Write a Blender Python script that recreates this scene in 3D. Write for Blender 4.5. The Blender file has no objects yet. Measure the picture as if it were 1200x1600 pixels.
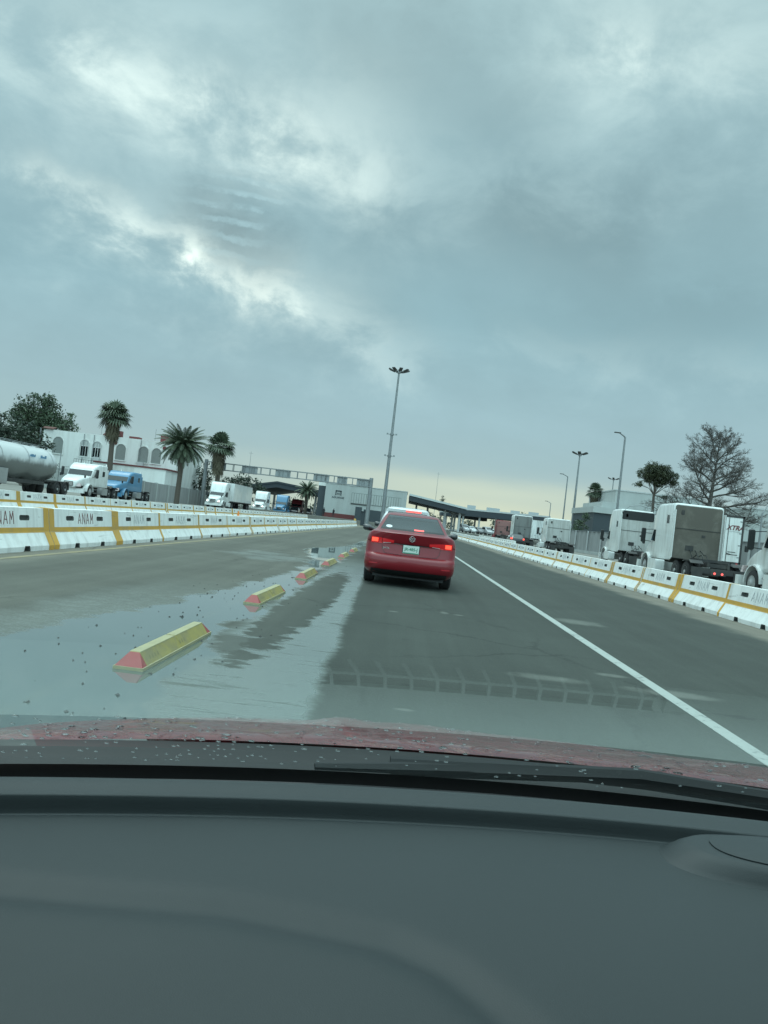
import bpy, bmesh, math, random
from mathutils import Vector, Matrix
random.seed(7)
PI = math.pi
C = bpy.context.scene.collection
sc = bpy.context.scene
# ------------------------------------------------------------------ camera
cam_d = bpy.data.cameras.new("camera"); cam = bpy.data.objects.new("camera", cam_d); C.objects.link(cam)
cam_d.sensor_fit = 'VERTICAL'; cam_d.sensor_height = 36.0; cam_d.lens = 27.02
cam_d.clip_start = 0.02; cam_d.clip_end = 6000
cam.matrix_world = (Matrix.Translation((0, 0, 1.25)) @ Matrix.Rotation(math.radians(1.54), 4, 'Z')
                    @ Matrix.Rotation(PI/2 + math.radians(0.64), 4, 'X') @ Matrix.Rotation(math.radians(6.6), 4, 'Z'))
sc.camera = cam
sc.view_settings.view_transform = 'Standard'; sc.view_settings.look = 'None'
sc.view_settings.exposure = 0.0; sc.view_settings.gamma = 1.0
try: sc.view_settings.use_curve_mapping = False
except Exception: pass
sc.render.engine = 'CYCLES'
sc.cycles.max_bounces = 6; sc.cycles.transparent_max_bounces = 12
sc.cycles.diffuse_bounces = 3; sc.cycles.glossy_bounces = 3; sc.cycles.caustics_reflective = False; sc.cycles.caustics_refractive = False

# ------------------------------------------------------------------ node helper
class X:
    """a node socket with arithmetic"""
    def __init__(s, nt, so): s.nt = nt; s.s = so
    def _m(s, op, *a, clamp=False): return nmath(s.nt, op, *a, clamp=clamp)
    def __add__(s, o): return s._m('ADD', s, o)
    __radd__ = __add__
    def __sub__(s, o): return s._m('SUBTRACT', s, o)
    def __rsub__(s, o): return s._m('SUBTRACT', o, s)
    def __mul__(s, o): return s._m('MULTIPLY', s, o)
    __rmul__ = __mul__
    def __truediv__(s, o): return s._m('DIVIDE', s, o)
    def __rtruediv__(s, o): return s._m('DIVIDE', o, s)
    def __neg__(s): return s._m('MULTIPLY', s, -1.0)
def put(nt, inp, v):
    if isinstance(v, X): nt.links.new(v.s, inp)
    elif hasattr(v, 'is_linked'): nt.links.new(v, inp)
    else:
        try: inp.default_value = v
        except Exception: inp.default_value = (*v, 1.0)
def nmath(nt, op, *a, clamp=False):
    n = nt.nodes.new('ShaderNodeMath'); n.operation = op; n.use_clamp = clamp
    for i, v in enumerate(a): put(nt, n.inputs[i], v)
    return X(nt, n.outputs[0])
def nabs(a): return nmath(a.nt, 'ABSOLUTE', a)
def nmax(a, b): return nmath(a.nt, 'MAXIMUM', a, b)
def nmin(a, b): return nmath(a.nt, 'MINIMUM', a, b)
def nexp(a): return nmath(a.nt, 'EXPONENT', a)
def clamp01(a): return nmath(a.nt, 'ADD', a, 0.0, clamp=True)
def sstep(a, lo, hi):
    n = a.nt.nodes.new('ShaderNodeMapRange'); n.interpolation_type = 'SMOOTHSTEP'
    put(a.nt, n.inputs['Value'], a); n.inputs['From Min'].default_value = lo; n.inputs['From Max'].default_value = hi
    return X(a.nt, n.outputs[0])
def comb(nt, x, y, z=0.0):
    n = nt.nodes.new('ShaderNodeCombineXYZ')
    for i, v in enumerate((x, y, z)): put(nt, n.inputs[i], v)
    return X(nt, n.outputs[0])
def noise(nt, vec, scale, detail=4, rough=.55, dist=0.0, color=False):
    n = nt.nodes.new('ShaderNodeTexNoise')
    if vec is not None: put(nt, n.inputs['Vector'], vec)
    n.inputs['Scale'].default_value = scale; n.inputs['Detail'].default_value = detail
    n.inputs['Roughness'].default_value = rough; n.inputs['Distortion'].default_value = dist
    return X(nt, n.outputs['Color' if color else 'Fac'])
def mixc(nt, f, a, b, mode='MIX'):
    n = nt.nodes.new('ShaderNodeMix'); n.data_type = 'RGBA'; n.blend_type = mode
    put(nt, n.inputs[0], f); put(nt, n.inputs[6], a); put(nt, n.inputs[7], b)
    return X(nt, n.outputs[2])
def vmul(nt, c, f):
    n = nt.nodes.new('ShaderNodeVectorMath'); n.operation = 'SCALE'
    put(nt, n.inputs[0], c); put(nt, n.inputs['Scale'], f); return X(nt, n.outputs[0])
def vadd(nt, a, b):
    n = nt.nodes.new('ShaderNodeVectorMath'); n.operation = 'ADD'
    put(nt, n.inputs[0], a); put(nt, n.inputs[1], b); return X(nt, n.outputs[0])
def sep(nt, v):
    n = nt.nodes.new('ShaderNodeSeparateXYZ'); put(nt, n.inputs[0], v)
    return [X(nt, o) for o in n.outputs]
def ramp(nt, f, stops):
    n = nt.nodes.new('ShaderNodeValToRGB'); put(nt, n.inputs[0], f); e = n.color_ramp.elements
    while len(e) < len(stops): e.new(.5)
    for el, (p, c) in zip(e, stops): el.position = p; el.color = (*c, 1)
    return X(nt, n.outputs[0])

# ------------------------------------------------------------------ sky
SUN_EL, SUN_AZ = 66.0, 320.0      # azimuth clockwise from +Y
world = bpy.data.worlds.new("World"); sc.world = world; world.use_nodes = True
def build_world():
    nt = world.node_tree; nt.nodes.clear()
    out = nt.nodes.new('ShaderNodeOutputWorld'); bg = nt.nodes.new('ShaderNodeBackground')
    nt.links.new(bg.outputs[0], out.inputs[0]); bg.inputs['Strength'].default_value = 0.1
    sky = nt.nodes.new('ShaderNodeTexSky'); sky.sky_type = 'NISHITA'; sky.sun_disc = False
    sky.sun_elevation = math.radians(SUN_EL); sky.sun_rotation = math.radians(SUN_AZ)
    tc = nt.nodes.new('ShaderNodeTexCoord'); D = X(nt, tc.outputs['Generated'])
    x, y, z = sep(nt, D)
    zc = nmax(z, 0.0)
    k = 1.0 / (zc + 0.16)
    px, py = x*k, y*k
    P = comb(nt, px, py, 0.0)
    # streets of cloud run from front-left-high to right: stretch the pattern along one bearing
    w1 = noise(nt, P, 0.9, 4, .5) - 0.5
    w2 = noise(nt, comb(nt, px+7.3, py-3.1, 2.0), 0.9, 4, .5) - 0.5
    Pw = comb(nt, (px*0.80+py*0.55) + w1*0.9, (py*0.80-px*0.55)*1.7 + w2*0.9, 0.0)
    big = noise(nt, Pw, 0.75, 3, .5)
    fine = noise(nt, comb(nt, x*1.0+w1*.10, y*1.0, z*1.5+w2*.10), 7.5, 10, .60, .25)
    tiny = noise(nt, comb(nt, x+w2*.05, y, z*1.7), 22.0, 8, .62, .2)
    base = ramp(nt, zc, [(0.0, (.42, .545, .53)), (.05, (.41, .56, .58)), (.13, (.365, .53, .58)), (.26, (.30, .475, .53)),
                         (.45, (.335, .51, .56)), (.62, (.42, .59, .62)), (1.0, (.58, .80, .83))])
    yf = nmax(y, 0.08); u = x/yf; v = z/yf
    front = sstep(y, 0.1, 0.4)
    # clear warm gap low over the road ahead, in two thin layers
    wob = (noise(nt, comb(nt, u*2.0, v*9.0, 0.0), 2.2, 4, .55) - 0.5)
    gx = nexp(-((u-0.10)*(u-0.10))*13.0)
    b1 = nexp(-((v-0.020+wob*0.02)*(v-0.020+wob*0.02))*900.0)
    b2 = nexp(-((v-0.058-u*0.0+wob*0.03)*(v-0.058+wob*0.03))*6500.0)
    warm = (b1*1.0 + b2*0.42) * gx * front
    # bright rifts where the deck is thin
    def seg(x0, y0, x1, y1, wd, wob_a):
        dx, dy = x1-x0, y1-y0; L2 = dx*dx+dy*dy
        uu, vv = u + w1*wob_a + (tiny-.5)*.03, v + w2*wob_a + (fine-0.5)*0.17 + (tiny-.5)*.05
        t = clamp01(((uu-x0)*dx + (vv-y0)*dy) / L2)
        ex = uu - x0 - t*dx; ey = vv - y0 - t*dy
        return nexp(-(ex*ex+ey*ey)/(wd*wd))
    def uv(pxx, pyy):
        a = math.radians(6.6); dx, dy = pxx-630.5, pyy-817
        return ((dx*math.cos(a)+dy*math.sin(a))/1201, (dx*math.sin(a)-dy*math.cos(a))/1201)
    R = 0
    for (a, b, wd, amp, wo) in [((-60, 0), (520, 190), .11, .36, .06), ((100, 40), (300, 130), .035, .38, .05), ((330, 140), (460, 200), .030, .42, .04), ((420, 180), (560, 250), .05, .26, .06),
                                ((40, 275), (290, 392), .024, .95, .02), ((290, 392), (460, 458), .020, .55, .03), ((10, 270), (520, 490), .065, .30, .06),
                                ((430, 440), (640, 560), .04, .16, .1),
                                ((960, 40), (1230, 110), .10, .34, .12), ((960, 50), (1010, 60), .03, .32, .1), ((640, 300), (1000, 250), .09, .10, .14),
                                ((780, 545), (1180, 590), .03, .10, .1)]:
        p0, p1 = uv(*a), uv(*b)
        R = seg(*p0, *p1, wd, wo)*amp + R
    R = R * front * (0.26 + sstep(fine, .34, .68)*1.05 + (tiny-.5)*.4)
    Dk = 0
    for (a, b, wd, amp) in [((560, 20), (780, 130), .09, .15), ((300, 330), (400, 400), .05, .20), ((820, 345), (960, 400), .05, .10), ((600, 380), (1150, 330), .09, .10), ((860, 510), (1150, 500), .05, .07)]:
        p0, p1 = uv(*a), uv(*b)
        Dk = seg(*p0, *p1, wd, .1)*amp + Dk
    # little ripples beside the rift
    c0 = uv(365, 335)
    rip = nmath(nt, 'SINE', (v*1.0 + w2*.03 + (fine-.5)*.05 + (tiny-.5)*.012 + u*0.06)*310.0)
    rmask = nexp(-((u-c0[0])*(u-c0[0])*330.0 + (v-c0[1])*(v-c0[1])*520.0)) * sstep(fine, .32, .5)
    mod = 0.80 + big*0.34 + (fine-0.5)*0.28 + (tiny-0.5)*.08 + 0.09
    mod = mod - Dk*front + rmask*(sstep(rip, -.2, 1.0)*0.42-.16)*front*sstep(tiny+(fine-.5)*.8, .36, .60)
    elev = sstep(zc, 0.02, 0.22)
    mod = 1.0 + (mod-1.0)*elev
    col = vmul(nt, base, mod)
    col = vadd(nt, col, vmul(nt, comb(nt, .49, .47, .385), R))
    col = vadd(nt, col, vmul(nt, comb(nt, .30, .22, .045), warm))
    # unseen sky overhead and behind the car brightened to light the faces ahead
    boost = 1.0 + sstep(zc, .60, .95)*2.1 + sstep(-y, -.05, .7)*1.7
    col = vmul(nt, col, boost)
    # below the horizon: dull ground tone
    col = mixc(nt, sstep(z, -.02, 0.0), (.12, .14, .135), col)
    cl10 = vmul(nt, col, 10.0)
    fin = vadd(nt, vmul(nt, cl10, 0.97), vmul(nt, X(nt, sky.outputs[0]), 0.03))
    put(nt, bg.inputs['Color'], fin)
build_world()
world.cycles.sampling_method = 'MANUAL'; world.cycles.sample_map_resolution = 1024
sun_d = bpy.data.lights.new("sun", 'SUN'); sun_d.energy = 0.7; sun_d.angle = math.radians(28); sun_d.color = (.93, 1.0, .95)
sun = bpy.data.objects.new("sun", sun_d); C.objects.link(sun)
_az, _el = math.radians(SUN_AZ), math.radians(SUN_EL)
_sd = Vector((math.sin(_az)*math.cos(_el), math.cos(_az)*math.cos(_el), math.sin(_el)))
sun.rotation_euler = _sd.to_track_quat('Z', 'Y').to_euler(); sun.location = (0, 0, 60)

# ------------------------------------------------------------------ materials
def mat(name, col, rough=.6, metal=0.0, var=.12, vscale=3.0, bump=0.0, bscale=60.0, coat=0.0, emit=0.0, ecol=None, grime=None, gscale=1.2, gamt=.5, streak=False, spec=.5, worldco=False, scuff=0.0):
    m = bpy.data.materials.new(name); m.use_nodes = True; nt = m.node_tree
    b = nt.nodes['Principled BSDF']
    tc = nt.nodes.new('ShaderNodeTexCoord'); O = X(nt, tc.outputs['Object'])
    if worldco: O = X(nt, nt.nodes.new('ShaderNodeNewGeometry').outputs['Position'])
    n = noise(nt, O, vscale, 5, .6)
    c = mixc(nt, n, tuple(max(0, v*(1-var)) for v in col), tuple(min(1, v*(1+var)) for v in col))
    if grime is not None:
        gv = O
        if streak:
            sx, sy, sz = sep(nt, O); gv = comb(nt, sx*3.0, sy*3.0, sz*0.35)
        g = noise(nt, gv, gscale, 6, .65, .4)
        c = mixc(nt, sstep(g, .42, .72)*gamt, c, grime)
    if scuff:
        sx, sy, sz = sep(nt, O)
        sc1 = sstep(noise(nt, comb(nt, sx*1.0, sy*.55, sz*5.0), 1.7, 7, .72, .6), .60, .66)
        sc2 = sstep(noise(nt, O, 5.5, 6, .7), .66, .71)
        c = mixc(nt, clamp01(sc1*.55+sc2*.5)*scuff, c, (.20, .20, .185))
    put(nt, b.inputs['Base Color'], c)
    put(nt, b.inputs['Roughness'], clamp01(rough + (n-0.5)*0.18))
    b.inputs['Metallic'].default_value = metal; b.inputs['Specular IOR Level'].default_value = spec
    if coat: b.inputs['Coat Weight'].default_value = coat; b.inputs['Coat Roughness'].default_value = .04
    if bump:
        bn = nt.nodes.new('ShaderNodeBump'); bn.inputs['Strength'].default_value = bump; bn.inputs['Distance'].default_value = .01
        put(nt, bn.inputs['Height'], noise(nt, O, bscale, 4, .6)); nt.links.new(bn.outputs[0], b.inputs['Normal'])
    if emit:
        b.inputs['Emission Color'].default_value = (*(ecol or col), 1); b.inputs['Emission Strength'].default_value = emit
    return m
M = {}
GR = (.16, .155, .135)
M['paint_white'] = mat('barrier_white_paint', (.80, .82, .80), .62, var=.05, bump=.25, bscale=40, grime=(.40, .40, .37), gscale=1.6, gamt=.42, streak=True, worldco=True, scuff=.8)
M['paint_yellow'] = mat('barrier_yellow_paint', (.60, .34, .06), .6, var=.18, bump=.2, grime=(.34, .25, .12), gamt=.6, worldco=True, scuff=.7)
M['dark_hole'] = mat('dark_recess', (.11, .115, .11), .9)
M['letter_red'] = mat('faded_red_lettering', (.17, .06, .06), .8, var=.4, vscale=20)
M['letter_grey'] = mat('faded_grey_lettering', (.46, .48, .49), .8, var=.3, vscale=20)
M['stop_yellow'] = mat('wheel_stop_yellow', (.29, .245, .072), .55, var=.16, vscale=9, grime=(.16, .15, .11), gscale=5, gamt=.65, bump=.2)
M['stop_red'] = mat('wheel_stop_red', (.27, .045, .045), .5, var=.2, vscale=12, grime=(.25, .10, .08), gscale=6, gamt=.5)
M['stop_pale'] = mat('wheel_stop_worn_edge', (.35, .325, .19), .6, var=.2, vscale=12)
M['stop_mark'] = mat('wheel_stop_marks', (.20, .18, .09), .7)
M['car_red'] = mat('red_car_paint', (.195, .005, .012), .34, var=.05, coat=.45)
M['hood_red'] = None
M['car_white'] = mat('white_car_paint', (.72, .75, .76), .3, var=.03, coat=.8)
M['car_black'] = mat('black_car_paint', (.02, .022, .025), .3, coat=.8)
M['car_grey'] = mat('grey_car_paint', (.20, .21, .22), .3, coat=.8)
M['car_silver'] = mat('silver_car_paint', (.45, .47, .48), .3, metal=.3, coat=.8)
M['glass_dark'] = mat('dark_tinted_glass', (.012, .018, .020), .05, var=.05, spec=.8)
M['glass_mid'] = mat('tinted_glass', (.03, .042, .045), .08, var=.05, spec=.7)
M['rubber'] = mat('tyre_rubber', (.022, .022, .023), .85, var=.25, bump=.3)
M['black_plastic'] = mat('black_plastic', (.014, .017, .018), .55)
M['rim'] = mat('alloy_rim', (.42, .43, .44), .35, metal=.8)
M['chrome'] = mat('chrome', (.75, .77, .78), .12, metal=1.0)
M['lamp_red'] = mat('red_lamp_lens', (.35, .012, .02), .2, coat=.8, emit=.22, ecol=(1, .03, .03))
M['lamp_brake'] = mat('lit_brake_lamp', (.8, .06, .04), .25, emit=1.9, ecol=(1, .075, .04))
M['lamp_bar'] = mat('lit_brake_bar', (.8, .06, .06), .25, emit=1.6, ecol=(1, .13, .11))
M['lamp_clear'] = mat('clear_lamp_lens', (.55, .45, .45), .15, coat=.8)
M['headlight'] = mat('lit_headlight', (.8, .8, .8), .2, emit=1.8, ecol=(1, .98, .92))
M['reflector'] = mat('red_reflector', (.42, .02, .03), .25, coat=.6)
M['plate_white'] = mat('plate_white', (.55, .66, .60), .5)
M['plate_green'] = mat('plate_green', (.05, .22, .14), .5)
M['truck_white'] = mat('truck_white_paint', (.72, .75, .74), .38, var=.05, grime=(.36, .35, .32), gscale=.8, gamt=.5, streak=True, coat=.3, scuff=.35)
M['truck_blue'] = mat('truck_blue_paint', (.06, .21, .36), .35, var=.06, coat=.4, grime=(.12, .2, .28), gamt=.3)
M['truck_red'] = mat('truck_red_paint', (.22, .03, .035), .45, grime=(.12, .05, .05))
M['truck_pink'] = mat('faded_red_panel', (.30, .15, .14), .6, grime=(.2, .12, .11))
M['grime_panel'] = mat('grimy_back_panel', (.105, .096, .080), .75, var=.12, vscale=1.2, grime=(.22, .205, .175), gscale=.9, gamt=.6, scuff=.6)
M['grime_light'] = mat('dusty_white_panel', (.50, .51, .49), .65, var=.08, grime=(.27, .26, .235), gscale=1.0, gamt=.75, streak=True, scuff=.8)
M['grey_box'] = mat('grey_trailer_panel', (.19, .20, .195), .6, grime=(.10, .10, .095), gscale=.8, gamt=.6, streak=True)
M['frame_dark'] = mat('truck_frame_dark', (.035, .036, .036), .7, var=.3, grime=(.09, .085, .075), gscale=3, gamt=.5)
M['alu'] = mat('dull_aluminium', (.42, .43, .43), .42, metal=.6, grime=(.2, .2, .19), gamt=.4)
M['tank_white'] = mat('tank_white', (.70, .73, .73), .32, var=.06, coat=.4)
M['tank_grey'] = mat('tank_dirty_grey', (.17, .18, .175), .6, grime=(.09, .09, .085), gscale=.7, gamt=.7)
M['wall_white'] = mat('white_render', (.74, .76, .74), .85, var=.05, bump=.1, bscale=8, grime=(.48, .47, .44), gscale=.22, gamt=.5, streak=True)
M['wall_grey'] = mat('grey_concrete_wall', (.30, .31, .31), .85, var=.1, vscale=.6, grime=(.18, .18, .175), gscale=.4, gamt=.5, streak=True)
M['wall_stone'] = mat('grey_building_render', (.42, .45, .44), .85, var=.06, vscale=.4, grime=(.33, .34, .33), gscale=.2, gamt=.5, streak=True)
M['wall_dark'] = mat('dark_building_panel', (.045, .06, .07), .6)
M['terracotta'] = mat('terracotta_tile', (.115, .05, .042), .8, var=.3, vscale=4)
M['trim_red'] = mat('dark_red_trim', (.15, .045, .045), .8)
M['window_arch'] = mat('boarded_arch_window', (.22, .24, .23), .7, var=.2)
M['steel'] = mat('galvanised_steel', (.26, .28, .29), .5, metal=.5, grime=(.15, .15, .14), gamt=.4)
M['steel_light'] = mat('pale_painted_steel', (.48, .50, .50), .55)
M['sign_back'] = mat('sign_back_grey', (.36, .39, .40), .55, metal=.3)
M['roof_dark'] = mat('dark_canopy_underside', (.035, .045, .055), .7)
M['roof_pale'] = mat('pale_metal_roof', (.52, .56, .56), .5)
M['bark'] = mat('brown_bark', (.10, .085, .07), .9, var=.3, vscale=6, bump=.5)
M['bark_grey'] = mat('grey_bare_bark', (.105, .098, .09), .9, var=.25, vscale=5, bump=.5)
M['thatch'] = mat('dry_palm_skirt', (.125, .11, .075), .9, var=.35, vscale=5)
def leafmat(name, col, col2, sc_=.8):
    m = bpy.data.materials.new(name); m.use_nodes = True; nt = m.node_tree; b = nt.nodes['Principled BSDF']
    tc = nt.nodes.new('ShaderNodeTexCoord'); O = X(nt, tc.outputs['Object'])
    n = noise(nt, O, sc_, 5, .7); g = nt.nodes.new('ShaderNodeNewGeometry')
    r = X(nt, g.outputs['Random Per Island'])
    c = mixc(nt, clamp01(sstep(n, .35, .65)*.6 + r*.4), col, col2)
    put(nt, b.inputs['Base Color'], c); b.inputs['Roughness'].default_value = .6
    return m
M['leaf'] = leafmat('dark_green_leaves', (.028, .050, .030), (.07, .105, .055))
M['leaf_dark'] = leafmat('deep_green_leaves', (.018, .034, .026), (.045, .068, .042))
M['leaf_pine'] = leafmat('olive_green_leaves', (.030, .042, .022), (.075, .085, .040))
M['frond'] = leafmat('palm_fronds', (.040, .060, .040), (.095, .125, .075))
M['person_dark'] = mat('dark_clothing', (.03, .03, .035), .9)
M['skin'] = mat('skin', (.35, .2, .14), .6)
M['cone'] = mat('orange_cone', (.70, .22, .04), .6)

# ------------------------------------------------------------------ mesh helpers
class MB:
    def __init__(s): s.v = []; s.f = []; s.mi = []; s.cur = 0
    def add(s, vs, fs):
        o = len(s.v); s.v += [tuple(p) for p in vs]; s.f += [tuple(i+o for i in f) for f in fs]; s.mi += [s.cur]*len(fs); return s
    def box(s, x0, x1, y0, y1, z0, z1):
        return s.add([(x0, y0, z0), (x1, y0, z0), (x1, y1, z0), (x0, y1, z0), (x0, y0, z1), (x1, y0, z1), (x1, y1, z1), (x0, y1, z1)],
                     [(0, 3, 2, 1), (4, 5, 6, 7), (0, 1, 5, 4), (1, 2, 6, 5), (2, 3, 7, 6), (3, 0, 4, 7)])
    def bar(s, a, b, w, h=None, up=(0, 0, 1)):
        a, b = Vector(a), Vector(b); d = (b-a).normalized(); u = Vector(up)
        if abs(d.dot(u)) > .98: u = Vector((0, 1, 0))
        r = d.cross(u).normalized(); u = r.cross(d); h = h or w
        q = [(-w/2, -h/2), (w/2, -h/2), (w/2, h/2), (-w/2, h/2)]
        return s.add([p + r*i + u*j for p in (a, b) for i, j in q], [(0, 1, 2, 3), (7, 6, 5, 4), (0, 4, 5, 1), (1, 5, 6, 2), (2, 6, 7, 3), (3, 7, 4, 0)])
    def tube(s, pts, rad, n=8, cap=True):
        pts = [Vector(p) for p in pts]; rings = []
        if not isinstance(rad, (list, tuple)): rad = [rad]*len(pts)
        prev = None
        for i, p in enumerate(pts):
            d = (pts[min(i+1, len(pts)-1)] - pts[max(i-1, 0)]).normalized()
            u = Vector((0, 0, 1)) if abs(d.z) < .95 else Vector((0, 1, 0))
            if prev is not None and abs(prev.dot(d)) < .95: u = prev
            r = d.cross(u).normalized(); u = r.cross(d); prev = u
            rings.append([p + (r*math.cos(2*PI*k/n) + u*math.sin(2*PI*k/n))*rad[i] for k in range(n)])
        return s.loft(rings, cap=cap)
    def loft(s, rings, closed=True, cap=True):
        n = len(rings[0]); vs = [p for r in rings for p in r]; fs = []
        for i in range(len(rings)-1):
            for k in range(n if closed else n-1):
                a, b = i*n+k, i*n+(k+1) % n; fs.append((a, b, b+n, a+n))
        if cap and closed:
            fs.append(tuple(range(n-1, -1, -1))); fs.append(tuple((len(rings)-1)*n+k for k in range(n)))
        return s.add(vs, fs)
    def cylx(s, c, r, w, n=20, r2=None):
        """wheel-like cylinder along X"""
        x, y, z = c
        return s.loft([[(x+dx, y+math.cos(2*PI*k/n)*rr, z+math.sin(2*PI*k/n)*rr) for k in range(n)]
                       for dx, rr in ((-w/2, r*.90), (-w/2+w*.12, r), (w/2-w*.12, r), (w/2, r*.90))])
    def build(s, name, mats, parent=None, smooth=None, loc=None, fix=True, bevel=0):
        me = bpy.data.meshes.new(name); me.from_pydata(s.v, [], s.f)
        if not isinstance(mats, (list, tuple)): mats = [mats]
        for m in mats: me.materials.append(m)
        if len(mats) > 1: me.polygons.foreach_set('material_index', s.mi)
        if fix:
            b = bmesh.new(); b.from_mesh(me); bmesh.ops.recalc_face_normals(b, faces=b.faces); b.to_mesh(me); b.free()
        if smooth:
            me.polygons.foreach_set('use_smooth', [True]*len(me.polygons)); me.set_sharp_from_angle(angle=math.radians(smooth))
        me.update()
        o = bpy.data.objects.new(name, me); C.objects.link(o)
        if parent: o.parent = parent
        if loc: o.location = loc
        if bevel:
            md = o.modifiers.new('bevel', 'BEVEL'); md.width = bevel; md.segments = 2; md.limit_method = 'ANGLE'
        return o
def tag(o, label=None, cat=None, group=None, kind=None):
    if label: o['label'] = label
    if cat: o['category'] = cat
    if group: o['group'] = group
    if kind: o['kind'] = kind
    return o
def thing(name, label, cat, loc=(0, 0, 0), rz=0, group=None):
    o = bpy.data.objects.new(name, None); C.objects.link(o); o.empty_display_size = .2
    o.location = loc; o.rotation_euler = (0, 0, rz); return tag(o, label, cat, group)
def copy_tree(o, parent=None):
    c = o.copy(); C.objects.link(c)
    if parent: c.parent = parent
    for ch in list(o.children): copy_tree(ch, c)
    return c
def rrect(w, z0, z1, r, y, n=4, cx=0):
    """rounded rectangle ring in the XZ plane"""
    pts = []
    for (sx, sz, a0) in ((1, 1, 0), (-1, 1, PI/2), (-1, -1, PI), (1, -1, 3*PI/2)):
        ox = cx + sx*(w-r); oz = (z1-r) if sz > 0 else (z0+r)
        for k in range(n+1):
            a = a0 + k/n*PI/2; pts.append((ox+math.cos(a)*r, y, oz+math.sin(a)*r))
    return pts
def boolean(o, cutters):
    dg = bpy.context.evaluated_depsgraph_get()
    for c in cutters:
        md = o.modifiers.new('cut', 'BOOLEAN'); md.object = c; md.solver = 'EXACT'; md.operation = 'DIFFERENCE'
    bpy.context.view_layer.update(); dg = bpy.context.evaluated_depsgraph_get()
    me = bpy.data.meshes.new_from_object(o.evaluated_get(dg)); o.modifiers.clear(); o.data = me
    for c in cutters: bpy.data.objects.remove(c)
def text_mesh(name, body, size, mat_, parent, matrix, extrude=.004, shear=0, bold=0, spacing=1.0):
    cu = bpy.data.curves.new(name, 'FONT'); cu.body = body; cu.size = size; cu.extrude = extrude; cu.align_x = 'CENTER'; cu.align_y = 'CENTER'
    cu.shear = shear; cu.offset = bold; cu.space_character = spacing; cu.resolution_u = 3
    t = bpy.data.objects.new(name, cu); C.objects.link(t); bpy.context.view_layer.update()
    me = bpy.data.meshes.new_from_object(t.evaluated_get(bpy.context.evaluated_depsgraph_get()))
    bpy.data.objects.remove(t); me.materials.clear(); me.materials.append(mat_)
    o = bpy.data.objects.new(name, me); C.objects.link(o); o.parent = parent; o.matrix_local = matrix; return o
def facing(p, nx, ny):
    """matrix for text lying in a vertical plane whose outward normal is (nx, ny)"""
    n = Vector((nx, ny, 0)).normalized(); u = Vector((0, 0, 1)); r = u.cross(n)
    m = Matrix.Identity(4)
    for i in range(3): m[i][0] = r[i]; m[i][1] = u[i]; m[i][2] = n[i]; m[i][3] = p[i]
    return m

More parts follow.
